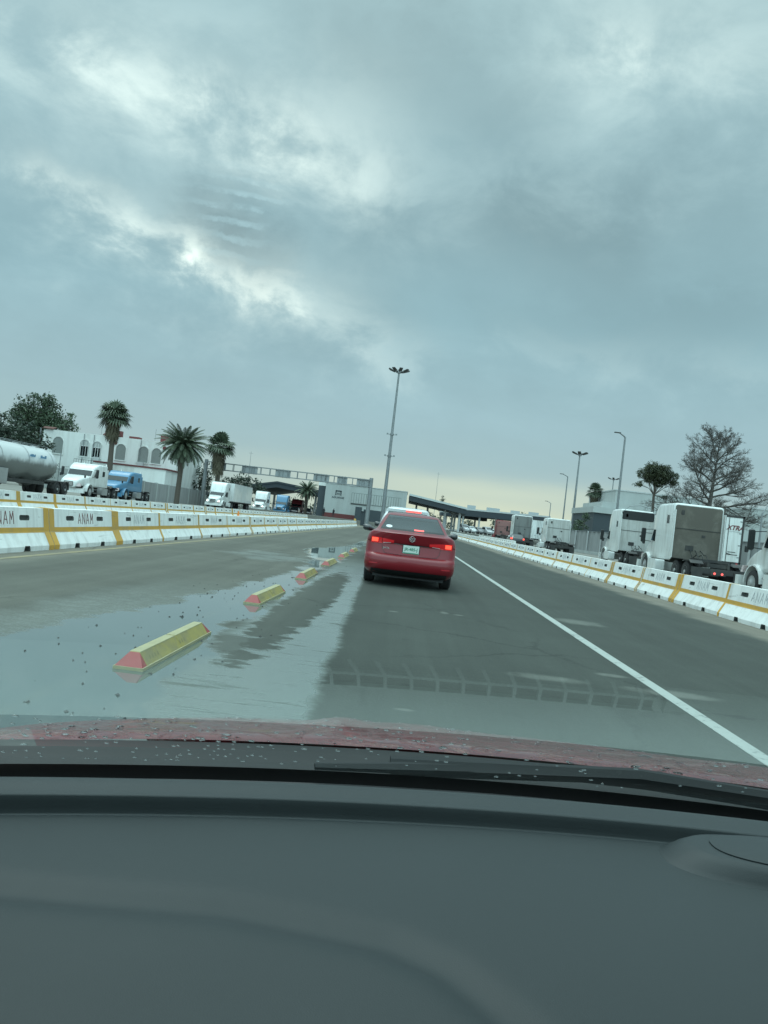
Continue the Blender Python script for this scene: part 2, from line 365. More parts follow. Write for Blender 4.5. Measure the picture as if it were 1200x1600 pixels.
# ------------------------------------------------------------------ ground and road
def ground_mats():
    m = bpy.data.materials.new('wet_road_surface'); m.use_nodes = True; nt = m.node_tree; b = nt.nodes['Principled BSDF']
    g = nt.nodes.new('ShaderNodeNewGeometry'); P = X(nt, g.outputs['Position']); x, y, z = sep(nt, P)
    n_big = noise(nt, P, .16, 4, .5); n_mid = noise(nt, P, .9, 5, .6); n_fine = noise(nt, P, 38, 3, .7); n_gr = noise(nt, P, 7, 4, .65)
    lane = sstep(x, -2.6, -.55)
    col = mixc(nt, lane, (.098, .100, .084), (.046, .053, .046))
    shoulder = sstep(x + (n_mid-0.5)*.8, 5.9, 6.5)
    col = mixc(nt, shoulder*.75, col, (.185, .17, .14))
    lsh = sstep(-x + (n_mid-0.5)*.6, 5.6, 6.2)
    col = mixc(nt, lsh*.5, col, (.19, .175, .14))
    col = vmul(nt, col, 0.26 + n_big*.60 + n_mid*.44 + n_fine*.46)
    # tyre wear bands in the lanes
    tr = 0
    for cx in (-.45, 1.1, -5.0, -3.5, 4.0, 5.4): tr = nexp(-((x-cx)*(x-cx))*9.0) + tr
    col = vmul(nt, col, 1.0 - tr*.10*(0.4+n_big))
    # pale dried silt smears
    def blob(cx, cy, rx, ry, nz=.9):
        ex = (x-cx)/rx; ey = (y-cy)/ry
        return 1.0 - (ex*ex+ey*ey) + (n_mid-0.5)*nz*2.2 + (n_gr-.5)*.7
    silt = 0
    for cx, cy, rx, ry in ((2.95, 12.3, .55, .55), (1.45, 7.05, .55, .22), (2.55, 7.0, .6, .22), (.95, 11.3, .12, .1), (2.2, 7.6, .25, .12), (.0, 10.8, .1, .1), (.75, 11.4, .1, .25), (.15, 5.2, .1, .05)):
        silt = nmax(sstep(blob(cx, cy, rx, ry, .5), 0.25, 1.0), silt) if not isinstance(silt, int) else sstep(blob(cx, cy, rx, ry, .5), .25, 1.0)
    col = mixc(nt, silt*.30, col, (.26, .27, .24))
    # old yellow line under the stops
    yl = nexp(-((x+2.02)*(x+2.02))*350.0)*sstep(n_mid, .40, .62)
    col = mixc(nt, yl*.55, col, (.30, .24, .12))
    # standing water along the row of stops
    hw = nmax(0.86 - (y-4.0)*.048, .28) + nexp(-((y-26.0)*(y-26.0))*.05)*.55 + nexp(-((y-3.0)*(y-3.0))*.15)*.4
    xc = -1.95 - nexp(-((y-26.0)*(y-26.0))*.06)*.45 - clamp01((13.0-y)*.11)*.42
    m1 = hw - nabs(x-xc) + (n_mid-0.5)*1.1 + (n_gr-0.5)*.25
    pool = sstep(m1, 0.0, .16) * sstep(-y, -46.0, -38.0)
    # thin film in the near half of our own lane edge, sharp on the right
    edge = sstep(-(x+.45+(y-4.9)*0.022) + (n_gr-.5)*.14 + (n_mid-.5)*.16, -.05, .06)
    left = sstep(x + (n_mid-0.5)*.5, -1.75, -1.45)
    lick = (noise(nt, comb(nt, x*.8, y*1.6, 0.0), 2.4, 6, .7)-.5)*2.6
    isl = nmax(sstep(blob(-1.20, 11.5, .34, 5.5, .3)+lick, -.1, .25), sstep(blob(-1.42, 6.9, .30, .7, .5)+lick*.8, .2, .6)*.8)
    brush = noise(nt, comb(nt, x*.5, y*4.0, 0.0), 2.6, 5, .65)
    film = edge*left*(1.0-isl)*sstep(-y, -24.0, -15.5)*sstep(brush+(n_mid-.5)*.5, .22, .44)
    damp = sstep(-x + (n_mid-0.5)*1.0, 1.9, 2.3)*sstep(x + (n_mid-.5)*1.2, -3.9, -3.2)*sstep(-y, -13.0, -7.0)
    smear = sstep(blob(-3.3, 20.0, 1.6, 3.0, 1.0), .4, 1.0)*.7
    # hairline cracks, wheel polish, drips and patched strips
    vo = nt.nodes.new('ShaderNodeTexVoronoi'); vo.feature = 'DISTANCE_TO_EDGE'; vo.inputs['Scale'].default_value = .42
    put(nt, vo.inputs['Vector'], vadd(nt, P, vmul(nt, noise(nt, P, 1.6, 5, .7, color=True), .55)))
    crack = (1.0-sstep(X(nt, vo.outputs['Distance']), .004, .014))*sstep(n_big, .46, .60)
    col = vmul(nt, col, 1.0-crack*.34)
    lng = noise(nt, comb(nt, x*3.2, y*.10, 0.0), 1.0, 5, .65)
    col = vmul(nt, col, .70+lng*.62)
    drip = sstep(noise(nt, P, 2.6, 3, .5), .66, .74)*nexp(-((x-.3)*(x-.3))*2.0)
    col = vmul(nt, col, 1.0-drip*.30)
    spk = sstep(noise(nt, P, 55, 2, .6), .64, .74)
    col = mixc(nt, spk*.30, col, (.26, .26, .24))
    wet = nmax(nmax(pool, film*.90), nmax(damp*(.30+.35*sstep(n_gr*.45+n_fine*.55, .38, .62)), smear*.6))
    col = mixc(nt, wet*.85, col, mixc(nt, pool, (.118, .150, .136), (.086, .117, .110)))
    put(nt, b.inputs['Base Color'], col)
    rgh = 0.86 - (1.0-pool)*film*.66 - damp*(1.0-pool)*(.16+.22*sstep(n_gr*.45+n_fine*.55, .38, .62)) - pool*.84 - smear*(1.0-pool)*.4
    put(nt, b.inputs['Roughness'], nmax(clamp01(rgh), nmath(nt, 'ADD', .012, 0.0)))
    put(nt, b.inputs['Specular IOR Level'], 0.32 + wet*.55)
    bn = nt.nodes.new('ShaderNodeBump'); bn.inputs['Distance'].default_value = .012
    put(nt, bn.inputs['Strength'], clamp01(.55*(1.0-pool)*(1.0-film*.80)))
    put(nt, bn.inputs['Height'], n_fine*.6 + n_gr*.4); nt.links.new(bn.outputs[0], b.inputs['Normal'])
    return m
M['road'] = ground_mats()
M['yard'] = mat('dusty_concrete_yard', (.20, .195, .175), .9, var=.2, vscale=.15, bump=.3, bscale=12, grime=(.12, .12, .11), gscale=.1, gamt=.5)
tag(MB().add([(-900, -60, -.02), (900, -60, -.02), (900, 2500, -.02), (-900, 2500, -.02)], [(0, 1, 2, 3)]).build('ground', M['yard']), kind='structure')
tag(MB().add([(-17.5, -40, 0), (19.5, -40, 0), (19.5, 260, 0), (-17.5, 260, 0)], [(0, 1, 2, 3)]).build('road', M['road']), kind='structure')
def line_mat():
    m = bpy.data.materials.new('worn_white_line'); m.use_nodes = True; nt = m.node_tree; b = nt.nodes['Principled BSDF']
    g = nt.nodes.new('ShaderNodeNewGeometry'); P = X(nt, g.outputs['Position'])
    n = noise(nt, P, 14, 5, .7); n2 = noise(nt, P, 1.2, 4, .6)
    put(nt, b.inputs['Base Color'], mixc(nt, sstep(n*.6+n2*.4, .52, .64), (.34, .37, .345), (.13, .14, .13)))
    b.inputs['Roughness'].default_value = .7; return m
M['line'] = line_mat()
tag(MB().box(2.43, 2.555, -10, 210, -.002, .004).build('lane_line', M['line']), kind='structure')
M['line_y'] = mat('worn_yellow_line', (.26, .225, .135), .85, var=.4, vscale=3, grime=(.17, .16, .13), gscale=2, gamt=.9)
tag(MB().box(-6.12, -6.0, -10, 110, -.002, .004).build('edge_line', M['line_y']), kind='structure')
# stones and grit washed along the stops
def grit():
    mb = MB(); rnd = random.Random(4)
    for i in range(170):
        y = 4.2 + rnd.random()**1.5*17; x = -2.0 + rnd.gauss(0, .5); r = rnd.uniform(.005, .014)*(1 if rnd.random() < .93 else 1.8)
        q = [(x+math.cos(a+i)*r*rnd.uniform(.7, 1.2), y+math.sin(a+i)*r*rnd.uniform(.7, 1.2)) for a in (0, 1.26, 2.51, 3.77, 5.03)]
        t = (x+rnd.uniform(-.3, .3)*r, y, r*rnd.uniform(.7, 1.3))
        mb.add([(a, b, .002) for a, b in q]+[t], [(0, 1, 5), (1, 2, 5), (2, 3, 5), (3, 4, 5), (4, 0, 5)])
    o = mb.build('gravel', M['frame_dark']); tag(o, 'scattered dark grit along the puddle by the yellow stops', 'gravel', kind='stuff')
grit()

# ------------------------------------------------------------------ wheel stops
def make_stop():
    t = thing('lane_separator', None, 'wheel stop', group='yellow lane separators along the puddle')
    L = 1.86; hw, hz, tw = .102, .112, .036; e = .17
    mb = MB()
    rings = [[(-hw, y, .02), (hw, y, .02), (tw, y, hz), (-tw, y, hz)] for y in (-L/2+e*.62, -.012)]
    mb.loft(rings); rings = [[(-hw, y, .02), (hw, y, .02), (tw, y, hz), (-tw, y, hz)] for y in (.012, L/2-e*.62)]; mb.loft(rings)
    mb.loft([[(-hw*.97, y, .02), (hw*.97, y, .02), (tw*.9, y, hz*.96), (-tw*.9, y, hz*.96)] for y in (-.02, .02)])
    mb.build('separator_body', M['stop_yellow'], t, bevel=.006)
    for s in (-1, 1):
        e_ = MB(); yi = s*(L/2-e*.62)+s*.001; yo = s*L/2
        e_.loft([[(-hw, yi, .02), (hw, yi, .02), (tw, yi, hz), (-tw, yi, hz)], [(-hw, yo, .02), (hw, yo, .02), (tw*.9, yo-s*.15*.6, .021+.0), (-tw*.9, yo-s*.15*.6, .022)]])
        # sloped end wedge
        e_ = MB(); e_.add([(-hw, yi, .02), (hw, yi, .02), (tw, yi, hz), (-tw, yi, hz), (-hw, yo, .02), (hw, yo, .02)],
                          [(0, 1, 2, 3), (0, 4, 5, 1), (3, 2, 5, 4), (0, 3, 4), (1, 5, 2)])
        o = e_.build('red_end', M['stop_red'], t, bevel=.004)
    b = MB(); b.box(-hw-.006, hw+.006, -L/2-.004, L/2+.004, 0, .022); b.build('base_pad', M['stop_pale'], t)
    w = MB(); w.box(-tw-.003, tw+.003, -L/2+e*.66, -.016, hz-.006, hz+.003); w.box(-tw-.003, tw+.003, .016, L/2-e*.66, hz-.006, hz+.003); w.build('worn_top_edge', M['stop_pale'], t, bevel=.003)
    # two rows of embossed marks on the flank
    k = MB(); rnd = random.Random(3)
    for s in (1,):
        for j in range(7):
            yy = -.72 + j*.06 + (.5 if j > 3 else 0); dz = hz-.02
            fx = lambda zz: s*(hw + (tw-hw)*(zz-.02)/(dz))
            for z0, z1 in ((.05, .075),):
                k.add([(fx(z0)+s*.0015, yy, z0), (fx(z0)+s*.0015, yy+.028, z0), (fx(z1)+s*.0015, yy+.035, z1), (fx(z1)+s*.0015, yy+.012, z1)], [(0, 1, 2, 3)])
    k.build('embossed_lettering', M['stop_mark'], t)
    return t
stop0 = make_stop()
ORD = ['first', 'second', 'third', 'fourth', 'fifth', 'sixth', 'seventh', 'eighth', 'ninth', 'tenth', 'eleventh', 'twelfth', 'thirteenth', 'fourteenth']
slab = ['large yellow lane separator with red end, nearest in the puddle', 'yellow separator with red end and its mirror image in the puddle, second in the row',
        'third yellow separator along the puddle, with pink-red end', 'fourth small yellow separator just left of the red sedan',
        'fifth separator, tiny beside the red sedan wheel', 'sixth, farthest separator seen beside the red sedan flank']
for i in range(6):
    s = stop0 if i == 0 else copy_tree(stop0)
    s.location = (-1.80+.02*i, 6.30+i*4.37, 0); s.rotation_euler[2] = math.radians(-1.0+[.6, -.3, .8, 0, .5, .2][i]); s['label'] = slab[i]

# ------------------------------------------------------------------ jersey barriers
BH = .75
PROF = [(.30, 0), (.30, .085), (.165, .33), (.098, BH)]
def bx(z):
    for (x0, z0), (x1, z1) in zip(PROF, PROF[1:]):
        if z0 <= z <= z1: return x0+(x1-x0)*(z-z0)/(z1-z0)
    return .1
def make_barrier():
    """faces +X; runs along Y, centred; length 3.2"""
    t = thing('concrete_barrier', None, 'barrier')
    L = 3.2; ring = lambda y: [(PROF[i][0], y, PROF[i][1]) for i in range(4)] + [(-PROF[i][0], y, PROF[i][1]) for i in (3, 2, 1, 0)]
    def ring_in(y, d): return [(p[0]-math.copysign(d, p[0]), y, max(0, p[2]-(d if p[2] > .7 else 0))) for p in ring(0)]
    rs = [ring_in(-L/2, .02), [(a, -L/2+.02, c) for a, b, c in ring(0)]] + [[(a, L/2-.02, c) for a, b, c in ring(0)], ring_in(L/2, .02)]
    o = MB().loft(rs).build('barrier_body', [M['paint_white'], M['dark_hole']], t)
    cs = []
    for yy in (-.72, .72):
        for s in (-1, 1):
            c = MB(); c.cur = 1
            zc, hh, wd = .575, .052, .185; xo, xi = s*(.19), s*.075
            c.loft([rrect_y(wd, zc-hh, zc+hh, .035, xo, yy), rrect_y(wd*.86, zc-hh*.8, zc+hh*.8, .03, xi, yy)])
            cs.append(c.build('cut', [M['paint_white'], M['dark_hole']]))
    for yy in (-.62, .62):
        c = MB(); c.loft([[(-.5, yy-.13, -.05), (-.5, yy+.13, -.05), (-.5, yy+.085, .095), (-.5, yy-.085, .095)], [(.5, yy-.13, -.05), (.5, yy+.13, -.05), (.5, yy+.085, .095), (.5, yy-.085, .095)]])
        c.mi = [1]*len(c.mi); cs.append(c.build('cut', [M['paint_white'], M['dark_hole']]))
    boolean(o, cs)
    st = MB()
    for s in (-1, 1):
        za, zb = .312, .405
        q = [(s*(bx(za)+.003), za), (s*(bx(.33)+.003), .33), (s*(bx(zb)+.003), zb)]
        vs = [(x, y, z) for y in (-L/2+.021, L/2-.021) for x, z in q]; st.add(vs, [(0, 1, 4, 3), (1, 2, 5, 4)])
    st.box(-.05, .05, -L/2+.03, L/2-.03, BH-.004, BH+.0025) if False else None
    st.build('yellow_stripe', M['paint_yellow'], t)
    return t
def rrect_y(w, z0, z1, r, x, cy, n=3):
    return [(x, cy+p[0], p[2]) for p in rrect(w, z0, z1, r, 0, n)]
def band_mesh(y0, y1):
    mb = MB()
    for s in (-1, 1):
        q = [(s*(px+.0045), pz) for px, pz in PROF]
        vs = [(x, y, z) for y in (y0, y1) for x, z in q]; mb.add(vs, [(0, 1, 5, 4), (1, 2, 6, 5), (2, 3, 7, 6)])
    mb.add([(-.10, y0, BH+.003), (.10, y0, BH+.003), (.10, y1, BH+.003), (-.10, y1, BH+.003)], [(0, 1, 2, 3)])
    return mb
GL = {'A': [((0, 0), (.5, 1)), ((.5, 1), (1, 0)), ((.22, .38), (.78, .38))], 'N': [((0, 0), (0, 1)), ((0, 1), (1, 0)), ((1, 0), (1, 1))],
      'M': [((0, 0), (.1, 1)), ((.1, 1), (.5, .35)), ((.5, .35), (.9, 1)), ((.9, 1), (1, 0))]}
def letters_mesh(seed):
    mb = MB(); rnd = random.Random(seed); cw, gap, h0, hh = .125, .07, .465, .215
    tot = 4*cw+3*gap
    for i, ch in enumerate('ANAM'):
        for (a, b) in GL[ch]:
            pts = []
            for (u, v) in (a, b):
                y = -tot/2 + i*(cw+gap) + u*cw + rnd.uniform(-.006, .006); z = h0 + v*hh + rnd.uniform(-.006, .006)
                pts.append((bx(z)+.003, y, z))
            mb.bar(pts[0], pts[1], .014, .004, up=(1, 0, .15))
    return mb
bar0 = make_barrier(); B_body, B_stripe = bar0.children[0].data, bar0.children[1].data
bpy.data.objects.remove(bar0.children[1]); bpy.data.objects.remove(bar0.children[0]); bpy.data.objects.remove(bar0)
bands = {}
def band(y0, y1):
    if (y0, y1) not in bands:
        o = band_mesh(y0, y1).build('end_band', M['paint_yellow'], fix=False); bands[(y0, y1)] = o.data; bpy.data.objects.remove(o)
    return bands[(y0, y1)]
lets = []
for i in range(3):
    for k in ('letter_red', 'letter_grey'):
        o = letters_mesh(i).build('lettering', M[k]); lets.append(o.data); bpy.data.objects.remove(o)
def part_from(name, me, parent):
    o = bpy.data.objects.new(name, me); C.objects.link(o); o.parent = parent; return o
def place_barrier(x, y0, y1, flip, lab, group, b0=.06, b1=.06, red=False, letters=True, seed=0, dz=0.0):
    t = thing('concrete_barrier', lab, 'barrier', (x+random.uniform(-.04, .04), (y0+y1)/2, dz), (PI if flip else 0)+random.uniform(-.014, .014), group)
    sy = (y1-y0-.03)/3.2; t.scale = (1, sy, 1)
    part_from('barrier_body', B_body, t); part_from('yellow_stripe', B_stripe, t)
    if flip: b0, b1 = b1, b0
    if b0: part_from('end_band', band(-1.597, -1.597+round(b0, 2)), t)
    if b1: part_from('end_band', band(1.597-round(b1, 2), 1.597), t)
    if letters: part_from('lettering', lets[(seed % 3)*2 + (0 if red else 1)], t)
    return t
def row(x, ys, flip, rowname, group, bandw, nlab, reds=(), maxlet=70):
    for i, (a, b) in enumerate(zip(ys, ys[1:])):
        if i < nlab:
            lab = ('%s white barrier from the near end of the %s' % (ORD[i], rowname)) if i else 'nearest white barrier of the %s, cut by the picture edge' % rowname
        else: lab = 'small far white barrier at the distant end of the %s' % rowname
        place_barrier(x, a, b, flip, lab, group, bandw.get(i, .06), bandw.get(i+1, .06), i in reds, a < maxlet, i)
ysL = [10.95, 14.27, 17.54, 20.81, 24.95, 29.02, 33.2]
while ysL[-1] < 106: ysL.append(ysL[-1]+3.6)
row(-6.75, ysL, False, 'nearer left row', 'barriers in the nearer left row', {1: .20, 2: .22, 3: .10, 4: .05, 6: .1, 7: .1}, 12, reds=(0, 1))
ysR = [11.0, 14.12, 17.25, 20.35, 23.47, 26.8, 30.0]
while ysR[-1] < 118: ysR.append(ysR[-1]+3.15)
row(7.47, ysR, True, 'right-hand row', 'barriers in the right-hand row', {1: .08, 2: .10, 3: .20, 4: .07, 5: .16}, 12)
ysS = [26.6+k*3.13 for k in range(31)]
row(-15.2, ysS, False, 'farther left row beside the trucks', 'barriers in the farther left row', {1: .16, 2: .14, 3: .08, 4: .05, 7: .2, 9: .12, 10: .2, 11: .2, 13: .25}, 12, maxlet=60)
# right row also continues as a second, thinner far line
ysT = [78+k*3.3 for k in range(12)]
row(11.4, ysT, True, 'far right row', 'barriers in the far row on the right', {}, 0, maxlet=0)

# ------------------------------------------------------------------ cars
def car_shape(sl):
    """sl: list of (z, w, y_rear, y_front, depth_rear, depth_front). Returns surface functions"""
    def at(z):
        if z <= sl[0][0]: return sl[0]
        for a, b in zip(sl, sl[1:]):
            if a[0] <= z <= b[0]:
                f = (z-a[0])/(b[0]-a[0]+1e-9); return tuple(p+(q-p)*f for p, q in zip(a, b))
        return sl[-1]
    def rear(x, z):
        _, w, yr, yf, dr, df = at(z); t = min(abs(x)/w, .9999); return yr + dr*(1-(1-t**3.2)**(1/3.2))
    def front(x, z):
        _, w, yr, yf, dr, df = at(z); t = min(abs(x)/w, .9999); return yf - df*(1-(1-t**3.0)**(1/3.0))
    return at, rear, front
def car_mesh(sl, sub=2, n=15):
    at, rear, front = car_shape(sl); mb = MB(); rings = []
    zs = []
    for a, b in zip(sl, sl[1:]): zs += [a[0]+(b[0]-a[0])*k/sub for k in range(sub)]
    zs.append(sl[-1][0])
    tt = [math.sin(PI/2*(-1+2*k/(n-1))) for k in range(n)]
    for z in zs:
        w = at(z)[1]; r = [(t*w, rear(t*w, z), z) for t in tt]
        _, _, yr, yf, dr, df = at(z)
        y0, y1 = yr+dr, yf-df
        r += [(w, y0+(y1-y0)*k/6, z) for k in range(1, 6)]
        r += [(-t*w, front(t*w, z), z) for t in tt]
        r += [(-w, y1+(y0-y1)*k/6, z) for k in range(1, 6)]
        rings.append(r)
    mb.loft(rings); return mb
def patch_rear(sl, fx0, fx1, z0, z1, off, nx=12, nz=6, thick=.012, which='rear'):
    """patch on the tail (or nose), x from fx0(s) to fx1(s), s = 0..1 up the patch"""
    at, rear, front = car_shape(sl); mb = MB(); fn = rear if which == 'rear' else front; sg = -1 if which == 'rear' else 1
    o_, i_ = [], []
    for j in range(nz+1):
        for i in range(nx+1):
            u = i/nx; s = j/nz
            zz0 = z0(u) if callable(z0) else z0; zz1 = z1(u) if callable(z1) else z1
            z = zz0+(zz1-zz0)*s; x = fx0(s)+(fx1(s)-fx0(s))*u; y = fn(x, z)
            o_.append((x, y+sg*off, z)); i_.append((x, y-sg*thick, z))
    return grid_solid(mb, o_, i_, nx, nz)
def patch_side(sl, side, fy0, fy1, z0, z1, off, ny=8, nz=5, thick=.012):
    at, _, _ = car_shape(sl); mb = MB(); o_, i_ = [], []
    for j in range(nz+1):
        for i in range(ny+1):
            s = j/nz; z = z0+(z1-z0)*s; y = fy0(s)+(fy1(s)-fy0(s))*i/ny; w = at(z)[1]
            o_.append((side*(w+off), y, z)); i_.append((side*(w-thick), y, z))
    return grid_solid(mb, o_, i_, ny, nz)
def grid_solid(mb, o_, i_, nx, nz):
    m = (nx+1); vs = o_+i_; N = len(o_); fs = []
    for j in range(nz):
        for i in range(nx):
            a = j*m+i; fs.append((a, a+1, a+1+m, a+m)); fs.append((N+a, N+a+m, N+a+1+m, N+a+1))
    bd = [i for i in range(nx+1)] + [j*m+nx for j in range(1, nz+1)] + [nz*m+i for i in range(nx-1, -1, -1)] + [j*m for j in range(nz-1, 0, -1)]
    for a, b in zip(bd, bd[1:]+bd[:1]): fs.append((a, a+N, b+N, b))
    mb.add(vs, fs); return mb
def wheel(parent, x, y, r, w, n=24):
    t = MB().cylx((x, y, r), r, w, n).build('wheel', M['rubber'], parent, smooth=40)
    rim = MB(); s = 1 if x > 0 else -1
    rim.loft([[(x+s*w*.5+dx*s, y+math.cos(2*PI*k/n)*rr, r+math.sin(2*PI*k/n)*rr) for k in range(n)] for dx, rr in ((-.02, r*.66), (.006, r*.66), (.008, r*.6), (-.02, r*.5), (-.012, r*.12))])
    for k in range(5):
        a = 2*PI*k/5; rim.bar((x+s*w*.5, y, r), (x+s*w*.5-s*.004, y+math.cos(a)*r*.6, r+math.sin(a)*r*.6), .05, .02, up=(1, 0, 0))
    rim.build('rim', M['rim'], t, smooth=40); return t
def wheel_arches(o, wy, r, w, flat=.0):
    cs = []
    for y in wy:
        for s in (-1, 1):
            c = MB().cylx((s*(w-.08), y, r), r*1.13, .5, 24); cs.append(c.build('cut', [M['car_red'], M['black_plastic']]))
    boolean(o, cs)
SL_SEDAN = [(.20, .78, .30, 4.35, .40, .5), (.26, .84, .13, 4.5, .40, .6), (.32, .875, .045, 4.60, .38, .7), (.40, .888, .008, 4.64, .36, .7), (.50, .89, 0, 4.65, .36, .75), (.565, .89, .012, 4.64, .36, .8),
            (.60, .888, .045, 4.62, .36, .8), (.625, .888, .080, 4.60, .36, .85), (.72, .888, .100, 4.52, .36, .9), (.80, .886, .112, 4.40, .36, .9), (.835, .884, .112, 4.3, .36, .9), (.86, .881, .095, 4.2, .36, .9), (.93, .866, .070, 3.9, .36, .8),
            (1.0, .835, .048, 3.55, .36, .6), (1.035, .80, .038, 3.42, .36, .5), (1.05, .775, .060, 3.36, .36, .5), (1.065, .755, .16, 3.32, .34, .45), (1.078, .735, .36, 3.28, .30, .4), (1.10, .708, .47, 3.2, .27, .4), (1.20, .668, .72, 2.95, .25, .4), (1.32, .612, 1.04, 2.63, .24, .4),
            (1.40, .565, 1.30, 2.35, .22, .35), (1.435, .52, 1.48, 2.2, .22, .3), (1.456, .44, 1.72, 2.0, .2, .2), (1.462, .25, 1.85, 1.9, .02, .02)]
def sedan():
    t = thing('red_sedan', 'red sedan braking straight ahead, seen from behind, with dirty plate and tinted rear window', 'car', (.205, 14.78, 0), math.radians(.6))
    sl = SL_SEDAN
    b = car_mesh(sl, 2).build('body', [M['car_red'], M['black_plastic']], t, smooth=32)
    wheel_arches(b, (.98, 3.63), .32, .89)
    b.data.polygons.foreach_set('use_smooth', [True]*len(b.data.polygons)); b.data.set_sharp_from_angle(angle=math.radians(34))
    for y in (.98, 3.63):
        for s in (-1, 1): wheel(t, s*.772, y, .318, .215)
    at, rear, front = car_shape(sl)
    # rear screen
    g = patch_rear(sl, lambda s: -(.625-.13*s), lambda s: (.625-.13*s), 1.105, 1.385, .004, 16, 8).build('rear_window', M['glass_mid'], t, smooth=40)
    patch_rear(sl, lambda s: -(.645-.135*s), lambda s: (.645-.135*s), 1.092, 1.396, .002, 16, 8).build('window_seal', M['black_plastic'], t, smooth=40)
    patch_rear(sl, lambda s: .03, lambda s: .225, 1.118, 1.142, .012, 6, 2).build('high_brake_light', M['lamp_bar'], g)
    stk = MB(); n = 22; pts = [(-.475+.064*math.cos(2*PI*k/n), 0, 1.160+.027*math.sin(2*PI*k/n)) for k in range(n)]
    pts = [(x, rear(x, z)-.008, z) for x, _, z in pts]; stk.add(pts, [tuple(range(n))]); stk.build('round_sticker', M['car_white'], g)
    # dark interior shapes behind the screen are in the tint
    for s in (-1, 1):
        patch_side(sl, s, lambda q: 1.02+.42*q, lambda q: 3.0-.62*q, 1.10, 1.37, .004).build('side_window', M['glass_dark'], t, smooth=40)
        # lamps: outer lit block on the wing, inner darker wedge on the lid
        lo = lambda u: .795+.02*(1-u) if s > 0 else .795+.02*u
        x0, x1 = (.575, .80) if s > 0 else (-.80, -.575)
        z0 = (lambda u: .818-.010*u) if s > 0 else (lambda u: .808+.010*u)
        z1 = (lambda u: .918+.016*u) if s > 0 else (lambda u: .934-.016*u)
        lamp = patch_rear(sl, lambda q: x0*.985, lambda q: x1, z0, z1, .010, 10, 6, .03).build('tail_lamp', M['lamp_red'], t, smooth=30)
        bx0, bx1 = (.655, .775) if s > 0 else (-.775, -.655)
        patch_rear(sl, lambda q: bx0, lambda q: bx1, .838, .912, .0155, 6, 4).build('brake_lamp', M['lamp_brake'], lamp)
        w0, w1 = (.345, .565) if s > 0 else (-.565, -.345)
        zz0 = (lambda u: .848-.028*u) if s > 0 else (lambda u: .820+.028*u)
        zz1 = (lambda u: .893+.025*u) if s > 0 else (lambda u: .918-.025*u)
        l2 = patch_rear(sl, lambda q: w0, lambda q: w1, zz0, zz1, .009, 10, 5, .03).build('tail_lamp', M['lamp_red'], t, smooth=30)
        c0, c1 = (.40, .555) if s > 0 else (-.555, -.40)
        patch_rear(sl, lambda q: c0, lambda q: c1, (lambda u: .836-.010*u) if s > 0 else (lambda u: .826+.010*u), (lambda u: .849-.010*u) if s > 0 else (lambda u: .839+.010*u), .0125, 6, 2).build('reversing_lens', M['lamp_clear'], l2)
        patch_rear(sl, lambda q: s*.70-.085, lambda q: s*.70+.085, .415, .437, .006, 6, 2).build('bumper_reflector', M['reflector'], t)
        # door mirrors
        mm = MB(); mm.loft([[(s*(.86)+a*.0, y, z) for y, z in ((2.62, 1.03), (2.70, 1.03), (2.70, 1.06), (2.62, 1.06))], [(s*.93, y, z) for y, z in ((2.60, 1.0), (2.76, 1.0), (2.76, 1.12), (2.60, 1.12))],
                             [(s*1.06, y, z) for y, z in ((2.60, 1.02), (2.72, 1.02), (2.72, 1.12), (2.60, 1.12))]] if False else
                            [[(s*.80, 2.66+.04*math.cos(k*PI/4), 1.03+.03*math.sin(k*PI/4)) for k in range(8)], [(s*.87, 2.66+.05*math.cos(k*PI/4), 1.04+.05*math.sin(k*PI/4)) for k in range(8)],
                             [(s*.93, 2.66+.09*math.cos(k*PI/4), 1.06+.075*math.sin(k*PI/4)) for k in range(8)], [(s*1.03, 2.66+.085*math.cos(k*PI/4), 1.065+.07*math.sin(k*PI/4)) for k in range(8)],
                             [(s*1.075, 2.67+.05*math.cos(k*PI/4), 1.065+.045*math.sin(k*PI/4)) for k in range(8)]])
        mm.build('door_mirror', M['car_black'], t, smooth=50)
    # boot lid shut lines
    sh = MB()
    def strip(pts, wd=.006):
        for a, c in zip(pts, pts[1:]):
            P = [(a[0], rear(a[0], a[1])-.0025, a[1]), (c[0], rear(c[0], c[1])-.0025, c[1])]; sh.bar(P[0], P[1], wd, .004, up=(0, -1, 0))
    strip([(-.57, .80), (-.55, .70), (-.50, .640), (-.30, .628)] + [(x/10, .626) for x in range(-2, 3)] + [(.30, .628), (.50, .640), (.55, .70), (.57, .80)])
    strip([(-.57, .815), (-.571, .90), (-.572, .95)], .004); strip([(.57, .815), (.571, .90), (.572, .95)], .004)
    sh.build('boot_shut_line', M['black_plastic'], t)
    patch_rear(sl, lambda s: -.34, lambda s: .34, .826, .842, .006, 14, 2).build('boot_handle_shadow_strip', M['car_black'], t)
    patch_rear(sl, lambda s: -.74, lambda s: .74, .205, .325, .006, 16, 4).build('lower_diffuser', M['black_plastic'], t, smooth=40)
    # plate
    yP = rear(0, .74)-.012
    pl = MB().box(-.155, .155, yP-.004, yP+.02, .665, .825).build('licence_plate', M['plate_white'], t, bevel=.004)
    MB().box(-.168, .168, yP-.001, yP+.025, .655, .835).build('plate_frame', M['black_plastic'], t, bevel=.004)
    text_mesh('plate_number', 'JR-485-J', .078, M['plate_green'], pl, facing((0, yP-.006, .752), 0, -1), .0015, bold=.0015)
    MB().box(-.15, .15, yP-.0055, yP-.003, .668, .688).build('plate_band', M['plate_green'], pl)
    # round badge
    eb = MB(); yE = rear(0, .955)-.012; n = 28; R0 = .058
